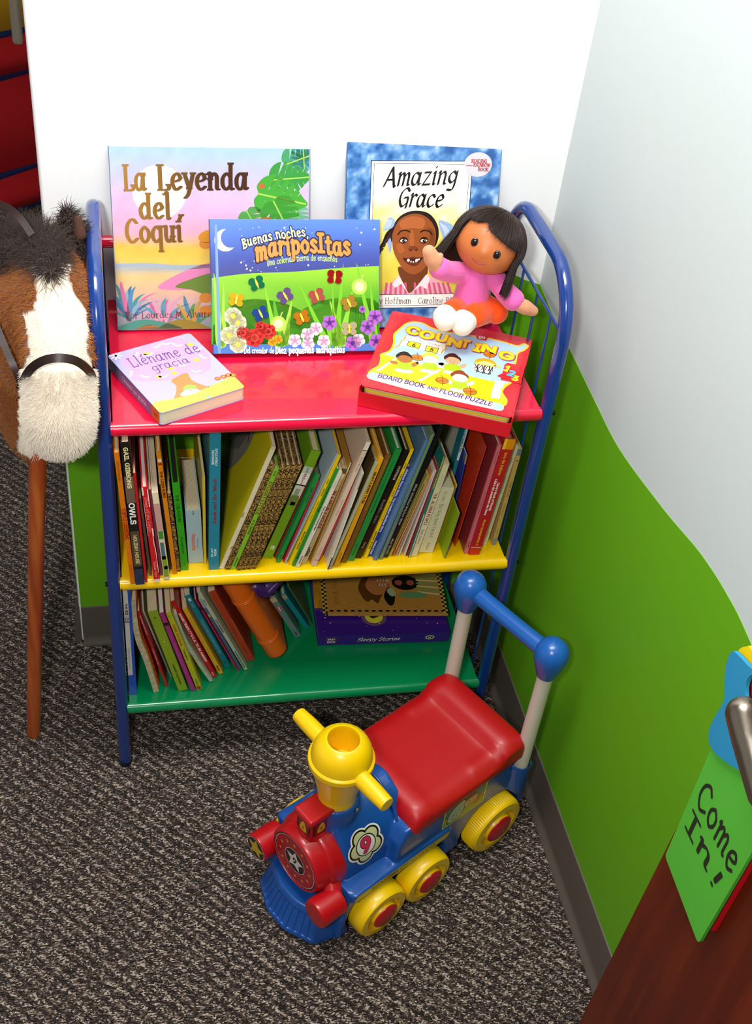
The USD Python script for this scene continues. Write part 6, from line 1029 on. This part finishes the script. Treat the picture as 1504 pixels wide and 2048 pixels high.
LEA = mat('2c1d1a', rough=.45, spec=.4)
def strap(pts, w, name):   # flat leather band along points (u, v, y, normal offset is already in y)
    P_ = smoothpath(np.array([hp(*q) for q in pts]), 6); t = np.gradient(P_, axis=0); t /= np.linalg.norm(t, axis=1, keepdims=True); n_ = (CAM - H0) - P_; n_ -= t * np.einsum('ij,ij->i', n_, t)[:, None]; n_ /= np.linalg.norm(n_, axis=1, keepdims=True); s_ = np.cross(t, n_)
    V = np.vstack([P_ + s_ * w / 2 + n_ * .001, P_ - s_ * w / 2 + n_ * .001, P_ - s_ * w / 2 - n_ * .001, P_ + s_ * w / 2 - n_ * .001]); n = len(P_); F = []
    for i in range(n - 1):
        for a_ in range(4): p, q = a_ * n + i, ((a_ + 1) % 4) * n + i; F += [[p, q, q + 1], [p, q + 1, p + 1]]
    F += [[0, n, 2 * n], [0, 2 * n, 3 * n], [n - 1, 3 * n - 1, 2 * n - 1], [n - 1, 4 * n - 1, 3 * n - 1]]
    m = trimesh.Trimesh(V, F, process=False); m.fix_normals(); return obj(name, m, LEA, hh, smooth=40)
strap([(40, 778, -.33), (58, 742, -.372), (85, 722, -.392), (118, 716, -.398), (152, 722, -.392), (178, 742, -.366), (186, 760, -.34)], .011, 'nose_band')
strap([(-12, 640, -.285), (8, 690, -.315), (28, 735, -.335), (44, 772, -.338)], .009, 'cheek_strap')
strap([(-14, 408, -.19), (14, 414, -.215), (40, 436, -.235), (64, 470, -.250)], .009, 'crown_strap')
obj('mouth_patch', hulls([[J(98, 903, -.385, .0035), J(122, 908, -.388, .0035)]], .003, 3), mat('8a6a50', .8), hh, smooth=60)
obj('eye', ball(hp(58, 640, -.292), .0075), mat('0b0807', .12, coat=.8), hh, smooth=60)

# ---------------------------------------------------------------- beyond the end of the wall
A_ = at(0, 154, 2, .445); B_ = at(56, 138, 2, .445); u_ = nz([B_[0] - A_[0], B_[1] - A_[1], 0]); n_ = np.array([u_[1], -u_[0], 0])
if n_ @ (CAM - A_) < 0: n_ = -n_
SR0 = np.array([A_[0], A_[1], 0]); slr = thing('sling_bookshelf', 'sling bookshelf with red and yellow fabric and blue rails behind the wall', 'sling shelf', frame(SR0, u_, np.cross([0, 0, 1], u_), (0, 0, 1)))
zz = lambda u, v: float(atp(u, v, A_, n_)[2])
rails = [zz(28, 62), .445, zz(35, 340), max(zz(40, 416), .03)]
NAVY = mat('14285c', .4); dep = lambda k: -.03 * k
def sling(z0, z1, c, name):
    xs = np.linspace(-.55, .18, 24); ts = np.linspace(0, 1, 10); V = np.array([(x, -.045 * math.sin(math.pi * t) - .008 * math.sin(9 * x + 3 * t), z0 + (z1 - z0) * t) for x in xs for t in ts]); F = []
    for i in range(23):
        for j in range(9): a_ = i * 10 + j; F += [[a_, a_ + 10, a_ + 11], [a_, a_ + 11, a_ + 1]]
    m = trimesh.Trimesh(np.vstack([V, V + [0, .002, 0]]), np.vstack([F, np.array(F)[:, ::-1] + len(V)]), process=False); obj(name, m, mat(c, .85, bump=(200, .2, .001)), slr, smooth=60)
for z_ in rails: obj('rail', tube([(-.56, 0, z_), (.19, 0, z_)], .0115, 14), NAVY, slr, smooth=50)
for k in range(3): sling(rails[k + 1], rails[k], 'c00a14', 'red_sling')
sling(rails[0] + .004, rails[0] + .22, 'c89a0a', 'yellow_sling')
for x_ in (-.57, .2): obj('post', tube([(x_, .015, 0), (x_, .015, .95)], .014, 14), NAVY, slr, smooth=50)
pc_ = at(36, 86, 1, .07); gp = thing('metal_rod', 'short grey metal rod fixed to the end of the wall', 'rod', frame(pc_)); GM = mat('8a7f70', .35, metal=.7)
obj('rod', tube([(0, 0, 0), (0, 0, .003), (0, 0, .45)], [.006, .0072, .0072], 16), GM, gp, smooth=40); obj('bracket', cat(bx(0, WL - .0008 - pc_[0], -.006, .006, .3, .32), bx(WL - .003 - pc_[0], WL - .0008 - pc_[0], -.015, .015, .28, .34)), GM, gp, smooth=False)

# ---------------------------------------------------------------- cherry door with foam door hangers on its lever
DX = -.083
door = thing('door_1', 'dark cherry wood door standing open in front of the green wall, at the right', 'door', None, None, 'structure')
CH = usdkit.material(stage, '/World/Looks/cherry', {'tc': ('texture_coordinate', {}), 'mp': ('mapping', {'scale': (40, 40, 2.2)}), 'n': ('noise_texture', {'scale': 1.0, 'detail': 6, 'roughness': .6, 'distortion': .4}), 'n2': ('noise_texture', {'scale': 3.5, 'detail': 2}), 'mm': ('math', {'math_type': 'multiply_add', 'value2': .5, 'value3': .0}), 'ad': ('math', {'math_type': 'multiply_add', 'value2': .55}),
    'r': ('rgb_ramp', {'ramp': [(.3, lin('480f04')), (.5, lin('5e1a06')), (.7, lin('782809'))]}), 'p': ('principled_bsdf', {'roughness': .45, 'specular_ior_level': .3})}, [('tc.object', 'mp.vector'), ('mp.vector', 'n.vector'), ('tc.object', 'n2.vector'), ('n2.fac', 'mm.value1'), ('n.fac', 'ad.value1'), ('mm.value', 'ad.value3'), ('ad.value', 'r.fac'), ('r.color', 'p.base_color')], surface='p.BSDF')
e0, e1 = at(1188, 1972, 0, DX), at(1326, 1726, 0, DX); sl = (e1[1] - e0[1]) / (e1[2] - e0[2]); sl = max(sl, -.035); yl = lambda z: e0[1] - .006 + sl * (z - e0[2])
obj('panel', extM(poly([(yl(.012), .012), (yl(2.05), 2.05), (yl(2.05) - .85, 2.05), (yl(.012) - .85, .012)]), .038, (DX, 0, 0), (0, 1, 0), (0, 0, 1)), CH, door, smooth=False)
NI = mat('8f8578', .28, metal=.95); l0, l1 = at(1487, 1428, 0, -.135), at(1530, 1590, 0, -.135)
hn = obj('handle', hulls([[(l0, .0175), (l0 * .7 + l1 * .3, .0180), (l1, .0165)], [(l1, .011), (l1 + [.03, 0, 0], .011)]], .004, 3), NI, door, smooth=60, label='satin metal lever handle')
obj('handle_rose', cyl((DX - .0065, l1[1], l1[2]), (DX, l1[1], l1[2]), .026), NI, hn, smooth=40)
def hanger(name, label, x, pts, c, hole=None, th=.0045):
    P_ = [at(u, v, 0, x)[1:] for u, v in pts]; g = poly(smoothpath(P_, 5, True)) if name == 'x' else poly(P_)
    g = g.buffer(-.006).buffer(.010).buffer(-.004) if len(pts) < 7 else poly(smoothpath(np.array(P_), 6, True))
    if hole: hc_ = at(*hole[0], 0, x)[1:]; g = g.difference(Point(*hc_).buffer(hole[1]))
    o = np.array([x, *g.centroid.coords[0]]); h = thing(name, label, 'door hanger', frame(o), 'foam door hangers on the lever'); g2 = affinity.translate(g, -o[1], -o[2])
    m = extM(g2, th, (0, 0, 0), (0, 1, 0), (0, 0, 1)); obj('foam', m, mat(c, .75, spec=.2, bump=(900, .1, .0005)), h, smooth=30); return h, o
HOLE = ((1512, 1392), .021)
hanger('door_hanger', 'red foam hanger at the back of the four, its long edge showing below', -.0885, [(1500, 1280), (1470, 1340), (1418, 1500), (1350, 1716), (1424, 1866), (1520, 1700), (1560, 1620), (1540, 1300)][3:6] + [(1560, 1540), (1500, 1360)], 'd0101c', None)
hanger('door_hanger', 'yellow foam hanger between the red and the green one', -.0935, [(1462, 1335), (1476, 1302), (1492, 1293), (1505, 1303), (1560, 1400), (1545, 1500), (1480, 1520), (1452, 1440)], 'f0cf10', HOLE)
gh, go = hanger('door_hanger', 'light green foam hanger with handwritten greeting', -.0985, [(1330, 1712), (1396, 1888), (1530, 1660), (1560, 1500), (1420, 1502)], '58b83a', HOLE)
a = Art(); gp_ = lambda u, v: (lambda w: (-(w[1] - go[1]), w[2] - go[2]))(at(u, v, 0, -.0987))
def gtext(t, p0, p1, cap):
    q0, q1 = np.array(gp_(*p0)), np.array(gp_(*p1)); g = FELT(t, 1.0); x0, _, x1, _ = g.bounds; L_ = np.linalg.norm(q1 - q0); g = affinity.affine_transform(g, [L_ / (x1 - x0), 0, 0, cap, -x0 * L_ / (x1 - x0), 0]); a.add(affinity.translate(affinity.rotate(g, math.atan2(*(q1 - q0)[::-1]), origin=(0, 0), use_radians=True), *q0), '1c2410')
gtext('Come', (1392, 1600), (1462, 1750), .042); gtext('In', (1370, 1650), (1414, 1746), .032); gtext('!', (1421, 1762), (1427, 1778), .030)
a.place('handwriting', gh, frame((-.0003, 0, 0), (0, -1, 0), (0, 0, 1), (-1, 0, 0)), rough=.6, label='black marker lettering')
hanger('door_hanger', 'sky blue star-shaped foam hanger in front with a round hole', -.104, [(1463, 1303), (1452, 1330), (1449, 1366), (1447, 1402), (1428, 1436), (1417, 1466), (1421, 1492), (1436, 1512), (1470, 1536), (1500, 1550), (1530, 1580), (1580, 1500), (1570, 1420), (1600, 1360), (1540, 1350), (1504, 1338), (1478, 1312)], '2c8cba', HOLE)
